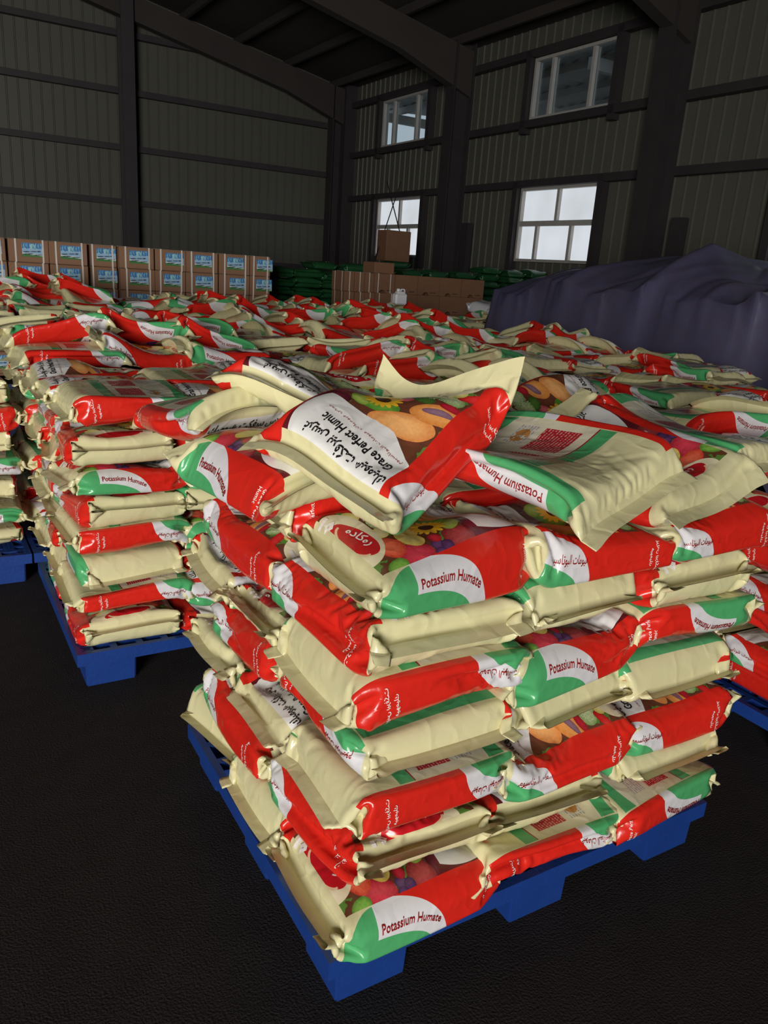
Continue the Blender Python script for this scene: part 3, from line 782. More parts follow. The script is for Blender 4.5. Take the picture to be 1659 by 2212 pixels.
BAGS = []
def bag(loc, theta, face_up=True, shape=0, lo=None, hi=None, sx=1.0, sy=1.0, tilt=(0, 0), lift=None, res=1, text=(), label='', group='', seed=0, bend=None):
    """one filled bag. theta turns it about z, face_up False rolls it over; lo/hi are the levels it is pressed between"""
    X = (PACKED if lo is not None else LOOSE)[shape % (len(PACKED) if lo is not None else len(LOOSE))].copy()
    if seed % 2: # a mirrored fold pattern, the film itself keeps its handedness
        X = X[(NU//2-np.arange(NU)) % NU].copy(); X[..., 0] *= -1
    th = 0.125 if lo is not None else 0.118
    X[..., 0] *= sx; X[..., 1] *= sy
    if bend is not None: X = bend(X)
    if not face_up:
        X[..., 0] *= -1; X[..., 2] = th-X[..., 2]
    r = np.random.default_rng(seed+5)
    # slight shear and bow of the whole bag
    X[..., 0] += X[..., 1]*r.normal()*0.05+((X[..., 1]/0.25)**2-0.4)*r.normal()*0.006
    X[..., 1] += X[..., 0]*r.normal()*0.05
    c, s_ = math.cos(theta), math.sin(theta)
    x = X[..., 0]*c-X[..., 1]*s_; y = X[..., 0]*s_+X[..., 1]*c; z = X[..., 2]
    if lo is not None:
        wx, wy = x+loc[0], y+loc[1]
        a = lo(wx, wy); b = hi(wx, wy); z = a+(z/th)*(b-a)-loc[2]
    else:
        z = z+x*tilt[0]+y*tilt[1]
        if lift is not None: z = z*lift.flat(x+loc[0], y+loc[1])+lift.rest(x+loc[0], y+loc[1])-loc[2]
    Y = np.stack([x, y, z], -1)
    if lift is not None: lift.cover(x+loc[0], y+loc[1], z+loc[2])
    nf = NF
    if res == 2: Y = upsample(Y); nf = NF*2
    # tension creases run in from the ends and corners
    if res > 0:
        gu = np.arange(Y.shape[0])/Y.shape[0]*BP; gs = np.linspace(-BF, BL+BF, Y.shape[1]); GU, GS_ = np.meshgrid(gu, gs, indexing='ij'); hgt = np.zeros_like(GU)
        for _ in range(16):
            s0, sg = (0.03, 1) if r.random() < 0.5 else (BL-0.03, -1)
            u0 = r.uniform(0, BP); an = r.normal()*0.55; ln = r.uniform(0.06, 0.19); w = r.uniform(0.006, 0.011) if res == 2 else r.uniform(0.010, 0.014)
            du_ = (GU-u0+BP/2) % BP-BP/2; ds_ = (GS_-s0)*sg
            al = du_*math.sin(an)+ds_*math.cos(an); pe = du_*math.cos(an)-ds_*math.sin(an)+0.25*al*al*r.normal()*6
            hgt += r.choice([1, -0.8])*r.uniform(0.002, 0.0048)*np.exp(-(pe/w)**2)*np.clip(al/0.03, 0, 1)*np.clip((ln-al)/ln, 0, 1)
        calm = np.exp(-((GU-BD-BW)/0.06)**4)*np.exp(-((GS_-0.235)/0.11)**4)      # the name panel stays taut
        Y = Y+bag_normals_any(Y)*(hgt*(1-0.8*calm))[..., None]
    # the two leaves of each seal lie a hair apart
    nv = Y.shape[1]-1
    N_ = bag_normals_any(Y)
    half = Y.shape[0]//2
    for j in list(range(nf))+list(range(nv-nf+1, nv+1)):
        Y[1:half, j, 2] += 0.0006; Y[half+1:, j, 2] -= 0.0006
    step = 2 if res == 0 else 1
    if res == 0:
        me = panel_slots(grid_mesh('fertilizer_bag', Y, 0, nv, step))
        o = mesh_obj('fertilizer_bag', me, None, None, loc)
    else:
        o = mesh_obj('fertilizer_bag', panel_slots(grid_mesh('fertilizer_bag', Y, nf, nv-nf, 1)), None, None, loc)
        mesh_obj('seal_flap', grid_mesh('seal_flap', Y, 0, nf, 1), M['film_side'], o)
        mesh_obj('seal_flap', grid_mesh('seal_flap', Y, nv-nf, nv, 1), M['film_side'], o)
        if text:
            for pnl in text:
                for colr, uv, F in FTEXT[pnl]:
                    mesh_obj('lettering', pydata('lettering', on_film(Y, N_, uv, 0.0019).tolist(), F), M[colr], o)
    tag(o, label, 'bag', group)
    BAGS.append(o)
    return o
def bag_normals_any(X):
    du = np.roll(X, -1, 0)-np.roll(X, 1, 0); dv = np.gradient(X, axis=1)
    n_ = np.cross(dv, du); m = X.shape[1]//2
    if (n_[:, m]*(X[:, m]-X[:, m].mean(0))).sum() < 0: n_ = -n_
    return n_/(np.sqrt((n_*n_).sum(-1, keepdims=True))+1e-12)
# which way a bag lies: side code shown on a face -> (turn, face up). E/A: product name side / other side, small letter = rolled over
R90 = math.pi/2
ON_Y = {'E': (-R90, True), 'A': (R90, True), 'a': (-R90, False), 'e': (R90, False)}          # long side towards -y
ON_X = {'A': (0.0, True), 'E': (math.pi, True), 'a': (math.pi, False), 'e': (0.0, False)}     # long side towards -x
# ------------------------------------------------------------------ blue plastic pallets
def pallet_parts():
    X1, Y1 = 1.2, 1.0
    bars = [(0, 0, 0.10, X1, 0.022, 0.150), (0, Y1-0.022, 0.10, X1, Y1, 0.150), (0, 0.022, 0.10, 0.022, Y1-0.022, 0.150), (X1-0.022, 0.022, 0.10, X1, Y1-0.022, 0.150)]
    # inner rim and the ribs between, leaving open slots
    bars += [(0.022, 0.062, 0.125, X1-0.022, 0.085, 0.150), (0.022, Y1-0.085, 0.125, X1-0.022, Y1-0.062, 0.150), (0.062, 0.085, 0.125, 0.085, Y1-0.085, 0.150), (X1-0.085, 0.085, 0.125, X1-0.062, Y1-0.085, 0.150)]
    for k in range(13):
        x = 0.04+k*0.093; bars += [(x-0.012, 0.022, 0.12, x+0.012, 0.062, 0.150), (x-0.012, Y1-0.062, 0.12, x+0.012, Y1-0.022, 0.150)]
    for k in range(11):
        y = 0.04+k*0.092; bars += [(0.022, y-0.012, 0.12, 0.062, y+0.012, 0.150), (X1-0.062, y-0.012, 0.12, X1-0.022, y+0.012, 0.150)]
    bars = [((a-0.6)*1.05+0.6, (b-0.5)*1.03+0.5, c, (d-0.6)*1.05+0.6, (e-0.5)*1.03+0.5, f) for (a, b, c, d, e, f) in bars]   # the deck stands proud of the feet
    rim = boxes('deck_rim', bars)
    slat = boxes('deck_slat', [(0.085, -0.045, 0.122, X1-0.085, 0.045, 0.148)], 0.004)
    def foot(w, d):
        t = 0.003
        V = [(t, t, 0), (w-t, t, 0), (w-t, d-t, 0), (t, d-t, 0), (0, 0, 0.102), (w, 0, 0.102), (w, d, 0.102), (0, d, 0.102)]
        me = bpy.data.meshes.new('foot'); bm = bmesh.new(); vs = [bm.verts.new(v) for v in V]
        for f in _BOXF: bm.faces.new([vs[i] for i in f])
        bmesh.ops.bevel(bm, geom=bm.edges[:], offset=0.005, segments=2, affect='EDGES'); bm.to_mesh(me); bm.free()
        return me
    return rim, slat, foot(0.19, 0.17)
P_RIM, P_SLAT, P_FOOT = pallet_parts()
def pallet(x, y, label, group=None):
    p = empty('pallet', (x, y, 0)); tag(p, label, 'pallet', group)
    mesh_obj('deck_rim', P_RIM, M['blue'], p)
    for k in range(7): mesh_obj('deck_slat', P_SLAT, M['blue'], p, (0, 0.15+k*0.1167, 0))
    for fx in (0.0, 0.505, 1.01):
        for fy in (0.0, 0.415, 0.83): mesh_obj('foot', P_FOOT, M['blue'], p, (fx, fy, 0))
    return p

# ------------------------------------------------------------------ the stack in front: seven packed layers and loose ones on top
FX, FY = 0.685, 1.18
pallet(FX, FY, 'blue plastic pallet under the tall corner stack with the wide dark floor before it')
NL, Z0, LT = 7, 0.150, 0.1365
LV = [None]*(NL+1)
for k in range(NL+1):
    bmp = Bumps(40+k, 0.0 if k == 0 else 0.016)
    def level(x, y, k=k, bmp=bmp):
        ex = np.clip((FX+0.10-x)/0.2, 0, 1.4)**2+np.clip((FY+0.10-y)/0.2, 0, 1.4)**2
        return Z0+0.001+LT*k+bmp(x, y)-0.006*ex*(k/NL+0.4*(k > 0))-(0.014*np.clip((FX-0.036-x)/0.05, 0, 1)**2+0.014*np.clip((FY-0.020-y)/0.05, 0, 1)**2)*(k == 0)
    LV[k] = level
ORD = ('bottom', 'second', 'third', 'fourth', 'fifth', 'sixth', 'seventh')
SIDE_TXT = {'E': 'product name upright', 'A': 'red side, white end', 'a': 'red side, back up', 'e': 'product name upside down'}
A_FACE = {0: 'Eae', 2: 'aAA', 4: 'aEe', 6: 'EAA'}
A_LEFT = {0: 'ea', 2: 'EA', 4: 'AE', 6: 'ae'}          # rows behind the corner in the same layers
B_LEFT = {1: 'AA', 3: 'aA', 5: 'AA'}
rs = random.Random(5)
for k in range(NL):
    grp = 'bags packed in the corner stack'
    if k in A_FACE:
        for row in range(3):
            for c_ in range(3):
                inner = k < 5 and row > 0 and c_ > 0 or (row == 1 and c_ == 1 and k < 6)
                if inner: continue
                if row == 0: code = A_FACE[k][c_]
                else: code = A_LEFT[k][(row+c_) % 2]
                th, up = ON_Y[code]
                x = FX+(0.203 if k == 0 else 0.215)+c_*(0.398 if k == 0 else 0.402)+rs.uniform(-.012, .012); y = FY+(0.130 if k == 0 else 0.150)+row*0.345+rs.uniform(-.01, .01)
                near = row == 0 or c_ == 0
                lab = 'bag, %s, %s corner-stack layer, %s' % (SIDE_TXT[code], ORD[k], (('at the corner', 'mid face', 'far end of the face')[c_] if row == 0 else '%s row behind, %s column' % (('', 'first', 'second')[row], ('outer', 'middle', 'inner')[c_])))
                shp, sd = rs.randrange(9), rs.randrange(9999)
                if row == 0 and code in 'Ee': shp, sd = TAUT[k % 3], 2*(sd//2)
                bag((x, y, Z0+LT*k), th+rs.uniform(-.04, .04), up, shp, LV[k], LV[k+1], sx=0.99, sy=rs.uniform(.90, .96), res=2 if row == 0 and c_ < 2 or (near and k == 6) else (1 if near else 0),
                    text=('right', 'left', 'front') if near else (), label=lab, group=grp, seed=sd)
    else:
        for row in range(2):
            for c_ in range(3):
                if row == 1 and c_ > 0: continue
                code = B_LEFT[k][row] if c_ == 0 else rs.choice('AEae')
                th, up = ON_X[code]
                x = FX+0.198+c_*0.402+rs.uniform(-.012, .012); y = FY+0.215+row*0.47+rs.uniform(-.012, .012)
                near = row == 0 or c_ == 0
                lab = 'cream bag %s, %s corner-stack layer, %s' % ('end-on' if row == 0 else 'lengthwise in the rear', ORD[k], ('at the corner', 'mid face', 'far end of the face')[c_] if row == 0 else ('outer column', 'middle column', 'inner column')[c_])
                bag((x, y, Z0+LT*k), th+rs.uniform(-.04, .04), up, rs.randrange(9), LV[k], LV[k+1], sx=1.09, sy=rs.uniform(.92, .98), res=2 if row == 0 and c_ < 2 or (near and k == 5) else (1 if near else 0),
                    text=('right', 'left', 'front') if near else (), label=lab, group=grp, seed=rs.randrange(9999))
def stack_top(X, Y):
    d = np.hypot(np.clip(np.maximum(FX-0.07-X, X-FX-1.27), 0, 9), np.clip(np.maximum(FY-0.07-Y, Y-FY-1.07), 0, 9))
    return LV[NL](X, Y)-np.clip(d, 0, 0.35)*0.38
TOP = Ground(0.1, 0.5, 2.6, 2.8, stack_top)
def lay(x, y, deg, up, lab, seed=0, shape=0, res=2, bend=None, sx=1.0, sy=1.0, tilt=(0, 0), text=('right', 'left', 'front')):
    return bag((x, y, 1.09), math.radians(deg), up, shape, tilt=tilt, lift=TOP, res=res, text=text, label=lab, group='loose bags on top of the corner stack', seed=seed, bend=bend, sx=sx, sy=sy)
def raised_end(X):      # the bottom end and its flap curl upwards
    t = np.clip((-0.12-X[..., 1])/0.15, 0, None); X = X.copy(); X[..., 2] += 0.125*t**1.3; X[..., 1] += 0.045*t**2
    return X
lay(1.20, 2.06, 96, True, 'bag lying behind the curled one with its fruit print up', seed=18, shape=2, res=1)
lay(1.93, 2.06, 84, False, 'bag rolled back up at the rear of the corner stack', seed=20, shape=3, res=1)
lay(0.735, 1.64, 187, True, 'bag hanging over the stack edge with its product name running down', seed=6, shape=2, sx=0.95, sy=0.92)
lay(0.73, 2.06, 188, False, 'bag lying back up at the stack edge, red panel of small print on top', seed=8, shape=3)
lay(1.72, 1.80, -92, True, 'fruit-printed bag with product name showing behind the cream pair', seed=16, shape=1)
lay(1.92, 1.44, 6, False, 'cream bag lying back up at the far end of the corner stack', seed=14, shape=0)
lay(1.53, 1.36, 8, True, 'cream bag end-on beside the green-striped one, flap lifted', seed=13, shape=5)
lay(1.185, 1.30, 14, False, 'smooth cream bag lying back up with green stripe beside the curled bag', seed=10, shape=4)
lay(0.93, 1.88, 132, True, 'fruit-printed bag tucked behind the curled one, titles upside down', seed=4, shape=1)
lay(0.875, 1.43, 113, True, 'fruit-printed bag lying face up on the stack corner, one end curled up', seed=2, shape=0, bend=raised_end, tilt=(0.0, 0.02), sx=0.93, sy=0.93)

# ------------------------------------------------------------------ the stack behind the aisle: eight thinner layers
SX, SY = 0.45, 2.82
pallet(SX, SY, 'blue plastic pallet under the stack across the aisle from the corner stack')
NL2, LT2 = 8, 0.1215
LV2 = []
for k in range(NL2+1):
    bmp = Bumps(140+k, 0.0 if k == 0 else 0.012)
    def level(x, y, k=k, bmp=bmp):
        ex = np.clip((SX+0.10-x)/0.2, 0, 1.4)**2+np.clip((SY+0.10-y)/0.2, 0, 1.4)**2
        return Z0+0.001+LT2*k+bmp(x, y)-0.008*ex*(k/NL2+0.3*(k > 0))
    LV2.append(level)
ORD2 = ORD+('top',)
F2 = {1: 'aAE', 3: 'aEA', 5: 'EAa', 7: 'aAE'}
L2 = {0: 'AE', 2: 'eA', 4: 'AE', 6: 'AE'}
grp = 'bags packed in the stack across the aisle'
for k in range(NL2):
    topk = k == NL2-1
    if k in F2:
        for row in range(3):
            for c_ in range(3):
                if not topk and (c_ == 2 or (row > 0 and c_ > 0)): continue
                code = F2[k][c_] if row == 0 else rs.choice('AEae')
                th, up = ON_Y[code]
                lab = 'bag, %s, %s layer across the aisle, %s' % (SIDE_TXT[code], ORD2[k], ('at its corner', 'second along', 'third along')[c_] if row == 0 else '%s row behind, %s column' % (('', 'first', 'second')[row], ('outer', 'middle', 'inner')[c_]))
                bag((SX+0.20+c_*0.40+rs.uniform(-.012, .012), SY+0.165+row*0.335, Z0+LT2*k), th+rs.uniform(-.04, .04), up, rs.randrange(9), LV2[k], LV2[k+1], sy=rs.uniform(.88, .94), res=1,
                    text=('right', 'left', 'front') if row == 0 else ('front',), label=lab, group=grp, seed=rs.randrange(9999))
    else:
        for row in range(2):
            for c_ in range(2 if row == 0 else 1):
                code = L2[k][row] if c_ == 0 else rs.choice('AEae')
                th, up = ON_X[code]
                lab = 'cream bag %s, %s layer across the aisle, %s' % ('end-on' if row == 0 else 'lengthwise', ORD2[k], ('at its corner', 'second along')[c_] if row == 0 else 'behind the corner bag')
                bag((SX+0.18+c_*0.395+rs.uniform(-.012, .012), SY+0.215+row*0.47, Z0+LT2*k), th+rs.uniform(-.04, .04), up, rs.randrange(9), LV2[k], LV2[k+1], sx=1.06, sy=rs.uniform(.90, .96), res=1,
                    text=('right', 'left'), label=lab, group=grp, seed=rs.randrange(9999))

# ------------------------------------------------------------------ the field of further stacks: what shows is their tops
def seen(x, y, z, m=60):
    d = Vector((x, y, z-EYE)); w = d.dot(_f)
    if w < 0.3: return False
    px = 829.5+FPX*d.dot(_r)/w; py = 1106-FPX*d.dot(_u)/w
    return -m < px < 1659+m and -m < py < 2212+m
def field_top(X, Y):
    return 1.0+0*X
def field_stack(x, y, nx, hz, row, lab_place, second=True, res=1, txt=True):
    pallet(x, y, 'blue plastic pallet under the stack %s' % lab_place)
    grp = 'bags on the stacks across the hall'
    b0 = Bumps(int(abs(x*50+y*7)), 0.03)
    kinds = 'AEae'
    def base(X, Y):
        d = np.hypot(np.clip(np.maximum(x-0.05-X, X-x-1.25), 0, 9), np.clip(np.maximum(y-0.05-Y, Y-y-1.05), 0, 9))
        return hz-0.137+b0(X, Y)*0.6-np.clip(d, 0, 0.3)*0.6
    GR = Ground(x-0.6, y-0.6, x+1.8, y+1.6, base)
    for lay_ in ((0, 1) if second else (1,)):
        z = hz-0.125*(2-lay_)
        lo = lambda xx, yy, z=z: z+0*xx; hi = lambda xx, yy, z=z: z+0.125+b0(xx, yy)*0.6
        along = rs.random() < 0.6 or lay_ == 0
        nr, nc = (3, 3) if along else (2, 3)
        for r_ in range(nr):
            for c_ in range(nc):
                if lay_ == 0 and r_ > (1 if row == 2 and x < 1 else 0): continue
                if along: bx, by = x+0.20+c_*0.40, y+0.165+r_*0.335
                else: bx, by = x+0.2+c_*0.40, y+0.24+r_*0.5
                if not seen(bx, by, z): continue
                code = rs.choice(kinds); th, up = (ON_Y if along else ON_X)[code]
                what = {'A': 'face up, red side out', 'E': 'face up, name side out', 'a': 'back up, red side out', 'e': 'back up, name side out'}[code]
                lab = 'bag %s, %s %s, stack %s%s' % (what, ('front', 'middle' if nr == 3 else 'rear', 'rear')[r_], ('outer', 'mid', 'inner')[c_], lab_place, '' if lay_ else ', lower layer')
                th += rs.gauss(0, 0.10 if lay_ else 0.04)
                if lay_ == 0:
                    bag((bx, by, z), th, up, rs.randrange(9), lo, hi, sy=0.92, res=res, text=('right', 'left') if txt else (), label=lab, group=grp, seed=rs.randrange(9999))
                else:
                    bag((bx+rs.uniform(-.03, .03), by+rs.uniform(-.03, .03), z), th, up, rs.randrange(6), tilt=(rs.gauss(0, 0.03), rs.gauss(0, 0.03)), lift=GR, res=res, text=('right', 'left', 'front') if txt else (), label=lab, group=grp, seed=rs.randrange(9999))
# beside the corner stack, to its far side: two visible lower layers facing the aisle
field_stack(2.57, 1.20, 3, 1.13, 0, 'next to the corner stack', res=1)
for k in range(6):
    code = 'aA'[k % 2]
    for r_ in range(2):
        th, up = ON_X[code]
        z = 0.151+k*0.12
        bag((2.57+0.18, 1.20+0.24+r_*0.48, z), th, up, rs.randrange(9), (lambda xx, yy, z=z: z+0*xx), (lambda xx, yy, z=z: z+0.12+0*xx), sy=0.94, res=1, text=('left',), label='bag facing the gap, %s layer of the next stack along, %s' % (ORD[k], ('first', 'second')[r_]), group='bags on the stacks across the hall', seed=rs.randrange(9999))
field_stack(1.78, 2.86, 3, 1.14, 1, 'right behind the corner stack', res=1)
field_stack(3.30, 2.60, 3, 1.12, 1, 'of first row near tarpaulin', res=1)
for (x, y, h, nm) in ((-0.82, 3.98, 1.14, 'outermost in second row'), (0.45, 3.98, 1.16, 'second in second row'), (1.72, 4.0, 1.15, 'third in second row'), (2.99, 3.92, 1.13, 'fourth in second row'), (4.26, 3.66, 1.11, 'of second row near tarpaulin')):
    field_stack(x, y, 3, h, 2, nm, second=0 < x < 3.5, res=1 if y < 4.6 and x > 0 else 0, txt=True)
for k in range(7):
    z = 0.151+k*0.1225
    for c_ in (1, 2):
        code = rs.choice('AEae') ; th, up = (ON_Y if k % 2 else ON_X)[code]
        bag((-0.82+0.2+c_*0.40, 3.98+(0.165 if k % 2 else 0.24), z), th+rs.uniform(-.03, .03), up, rs.randrange(9), (lambda xx, yy, z=z: z+0*xx), (lambda xx, yy, z=z: z+0.1225+0*xx), sx=1.05, sy=0.92, res=1, text=('right', 'left'), label='bag, %s layer up, %s, stack outermost in second row' % (ORD[k], ('mid face', 'face end by the aisle')[c_-1]), group='bags on the stacks across the hall', seed=rs.randrange(9999))
for k in range(7):
    z = 0.151+k*0.1235
    for r_ in range(2):
        code = rs.choice('AEae'); th, up = (ON_Y if k % 2 else ON_X)[code]
        bag((0.45+0.2, 3.98+((0.165+r_*0.335) if k % 2 else (0.24+r_*0.48)), z), th+rs.uniform(-.03, .03), up, rs.randrange(9), (lambda xx, yy, z=z: z+0*xx), (lambda xx, yy, z=z: z+0.1235+0*xx), sx=1.02, sy=0.92, res=0, label='bag, %s layer up, %s, stack second in second row' % (ORD[k], ('corner', 'next to the corner')[r_]), group='bags on the stacks across the hall', seed=rs.randrange(9999))
for (x, y, h, nm) in ((-0.81, 5.08, 1.16, 'outermost in third row'), (0.46, 5.08, 1.16, 'second in third row'), (1.73, 5.10, 1.14, 'third in third row'), (2.99, 5.02, 1.13, 'fourth in third row'), (4.26, 4.74, 1.11, 'of third row near tarpaulin')):
    field_stack(x, y, 3, h, 3, nm, second=False, res=0, txt=False)
for k in range(7):
    z = 0.151+k*0.1235; code = rs.choice('AEae'); th, up = (ON_Y if k % 2 else ON_X)[code]
    bag((-0.81+1.0, 5.08+(0.165 if k % 2 else 0.24), z), th, up, rs.randrange(9), (lambda xx, yy, z=z: z+0*xx), (lambda xx, yy, z=z: z+0.1235+0*xx), sx=1.02, sy=0.92, res=0, label='bag, %s layer up, inner corner, stack outermost in third row' % ORD[k], group='bags on the stacks across the hall', seed=rs.randrange(9999))
for (x, y, h, nm) in ((0.25, 6.18, 1.17, 'outermost in fourth row'), (1.55, 6.18, 1.15, 'second in fourth row'), (2.85, 6.15, 1.13, 'third in fourth row'), (4.12, 6.12, 1.11, 'of fourth row near tarpaulin')):
    field_stack(x, y, 3, h, 4, nm, second=False, res=0, txt=False)
for (x, y, h, nm) in ((0.4, 7.28, 1.18, 'outermost in fifth row'), (1.75, 7.28, 1.15, 'second in fifth row'), (3.05, 7.25, 1.12, 'third in fifth row'), (4.31, 7.20, 1.09, 'of fifth row near tarpaulin')):
    field_stack(x, y, 3, h, 4, nm, second=False, res=0, txt=False)
for (x, y, h, nm) in ((0.6, 8.38, 1.19, 'outermost before the labelled cartons'), (1.95, 8.38, 1.15, 'second before the labelled cartons'), (3.3, 8.36, 1.11, 'third before the labelled cartons'), (4.65, 8.35, 1.08, 'last, before the strapped cartons'), (5.92, 8.2, 1.06, 'by the end of the tarpaulin')):
    field_stack(x, y, 3, h, 5, nm, second=False, res=0, txt=False)
def top_of_bags(x, y, r):
    """highest point of the bags within r of a spot"""
    z = 0.0
    for o in BAGS:
        if abs(o.location.x-x) > 0.6 or abs(o.location.y-y) > 0.6: continue
        co = np.empty(len(o.data.vertices)*3, dtype=np.float32); o.data.vertices.foreach_get('co', co); co = co.reshape(-1, 3)+np.array(o.location)
        k = np.hypot(co[:, 0]-x, co[:, 1]-y) < r
        if k.any(): z = max(z, float(co[k, 2].max()))
    return z
# ------------------------------------------------------------------ labelled cartons in a row before the end wall
def plate(name, x0, z0, x1, z1, y):
    me = pydata(name, [(x0, y, z0), (x1, y, z0), (x1, y, z1), (x0, y, z1)], [(0, 1, 2, 3)])
    uv = me.uv_layers.new(name='UVMap')
    uv.data.foreach_set('uv', [0, 0, 1, 0, 1, 1, 0, 1])
    return me
CY, CH = 10.15, 0.2525
def carton_meshes(w, d):
    h = CH-0.004; g = 0.004
    body = boxes('carton', [(0, 0, 0, w, d, h)], 0.006)
    straps = boxes('strap', [(-0.003, -0.004, -0.001, 0.015, 0, h+0.003), (-0.003, 0, h, 0.015, d, h+0.003)])
    label = plate('label', 0, 0, 0.225, 0.150, -0.003)
    tape = boxes('tape', [(0, d/2-0.03, h, w, d/2+0.03, h+0.002)])
    return body, straps, label, tape
cols = [(0.62, 1.01, 0), (1.025, 1.455, 0), (1.46, 1.885, 0), (1.90, 2.245, 0.09), (2.25, 2.67, 0), (2.675, 3.065, 0.02), (3.07, 3.495, 0.03), (3.50, 3.92, 0.03), (3.925, 4.215, 0.05)]
COLN = ('outermost', 'second', 'third', 'set-back fourth', 'fifth', 'sixth', 'seventh', 'eighth', 'narrow ninth')
for ci, (x0, x1, dy) in enumerate(cols):
    w = x1-x0-0.006; body, strap, label, tape = carton_meshes(w, 0.34)
    for r_ in range(6):
        z = 0.16+r_*CH
        c_ = mesh_obj('carton', body, M['card'], None, (x0+rs.uniform(-.006, .006), CY+dy+rs.uniform(-.006, .008), z))
        tag(c_, 'blue-labelled carton, %s in the %s pile of the row' % (('lowest', 'fifth from top', 'fourth from top', 'third from top', 'second from top', 'topmost')[r_], COLN[ci]), 'carton', 'labelled cartons in the row')
        fx = 0.16*w; lx = 0.27*w+rs.uniform(-.01, .03)
        mesh_obj('strap', strap, M['strap'], c_, (fx, 0, 0)); mesh_obj('strap', strap, M['strap'], c_, (0.84*w, 0, 0))
        mesh_obj('label', label, M['label'], c_, (lx, 0, 0.062)); mesh_obj('tape', tape, M['strap'], c_)
pb = boxes('pallet_board', [(0, 0, 0, 1.2, 0.1, 0.022)])
for k, x in enumerate((0.62, 1.84, 3.05)):
    p = empty('wooden_pallet', (x, CY, 0)); tag(p, 'wooden pallet under the row of labelled cartons', 'pallet', 'wooden pallets under the cartons')
    for yy in (0.0, 0.12, 0.24): mesh_obj('board', pb, M['card_b'], p, (0, yy, 0.135))
    for xx in (0.0, 0.55, 1.1): mesh_obj('block', boxes('block', [(xx, 0.0, 0, xx+0.1, 0.34, 0.134)]), M['card_b'], p)

# ------------------------------------------------------------------ woven sacks piled behind: green ones, darker ones
def sack_mesh(i, sx, sy, sz, nm):
    X = (PACKED[i % 9] if i % 2 else LOOSE[i % 6]).copy()
    X[..., 0] *= sx/0.34; X[..., 1] *= sy/0.56; X[..., 2] *= sz/0.125
    return grid_mesh(nm, X, 0, NV, 2)
GS = [sack_mesh(i, 0.42, 0.74, 0.155, 'green_sack') for i in range(5)]
GP = [sack_mesh(i, 0.42, 0.49, 0.155, 'green_sack') for i in range(5)]     # the piled ones lie lengthwise, end to end
TIE = []
for i in range(3):
    V, F = tube_data([(0.03*math.cos(a*0.9+i), -0.20+0.05*a/3, 0.10+0.03*math.sin(a*1.7+i)) for a in range(6)], 0.004, 6); TIE.append(pydata('tie_cord', V, F, True))
def sack(i, loc, rz, mat, lab, grp, tie=True, tilt=0.0, meshes=GS, name='woven_sack'):
    o = mesh_obj(name, meshes[i % len(meshes)], mat, None, loc); o.rotation_euler = (tilt, 0, rz)
    tag(o, lab, 'sack', grp)
    if tie: mesh_obj('tie_cord', TIE[i % 3], M['tie'], o)
    return o
NTH = ('bottom', 'second', 'third', 'fourth', 'fifth', 'sixth', 'seventh', 'eighth', 'ninth', 'tenth', 'eleventh', 'twelfth', 'thirteenth', 'fourteenth')
def high(me): return max(v.co.z for v in me.vertices)
# tower of green sacks between the two carton groups; each sack lies on the one below
for j in range(3):
    z = 0.004
    for k in range(12):
        sack(k+j, (4.75+j*0.47+rs.uniform(-.008, .008), 11.46+rs.uniform(-.03, .03), z), rs.choice((0, math.pi))+rs.uniform(-.03, .03), M['greenbag'],
             'green sack end-on, %s layer of the sack tower, %s column' % (NTH[k], ('labelled-carton side', 'middle', 'strapped-carton side')[j]), 'green sacks in the tower', tie=(k+j) % 2 == 0)
        z += high(GS[(k+j) % 5])-0.010
# long pile of green and dark sacks behind the strapped cartons
for j in range(9):
    z = 0.004
    n_lay = 14 if j > 5 else 13
    for k in range(n_lay):
        dark = j > 6 and k > 10 or k == 13
        sack(j+k, (6.05+j*0.585+rs.uniform(-.008, .008), 12.52+rs.uniform(-.03, .03), z), math.pi/2+rs.uniform(-.05, .05), M['blackbag'] if dark else M['greenbag'],
             '%s sack, %s layer of the long pile behind strapped cartons, %s along' % ('blackish' if dark else 'green', NTH[k], 'first' if j == 0 else NTH[j]), 'sacks in the long pile', tie=k > 10 and rs.random() < 0.4, meshes=GP)
        z += high(GP[(j+k) % 5])-0.010
# black sacks behind the labelled cartons
for j in range(3):
    for k in range(10):
        if k < 8: continue
        sack(j+k, (2.9+j*0.56, 11.05, 0.005+k*0.155+0.08*(k > 0)), math.pi/2, M['blackbag'], 'black sack, %s one, %s layer behind the labelled cartons' % (('first', 'second', 'third')[j], ('lower', 'upper')[k-8]), 'black sacks behind the cartons', tie=False, meshes=GP)
    bs = boxes('crate', [(-0.27, -0.2, 0, 0.27, 0.2, 1.31)], 0.01)
    tag(mesh_obj('tall_carton', bs, M['card_b'], None, (2.9+j*0.56, 11.05, 0)), 'tall plain carton hidden under the black sacks', 'carton', 'tall cartons under the black sacks')

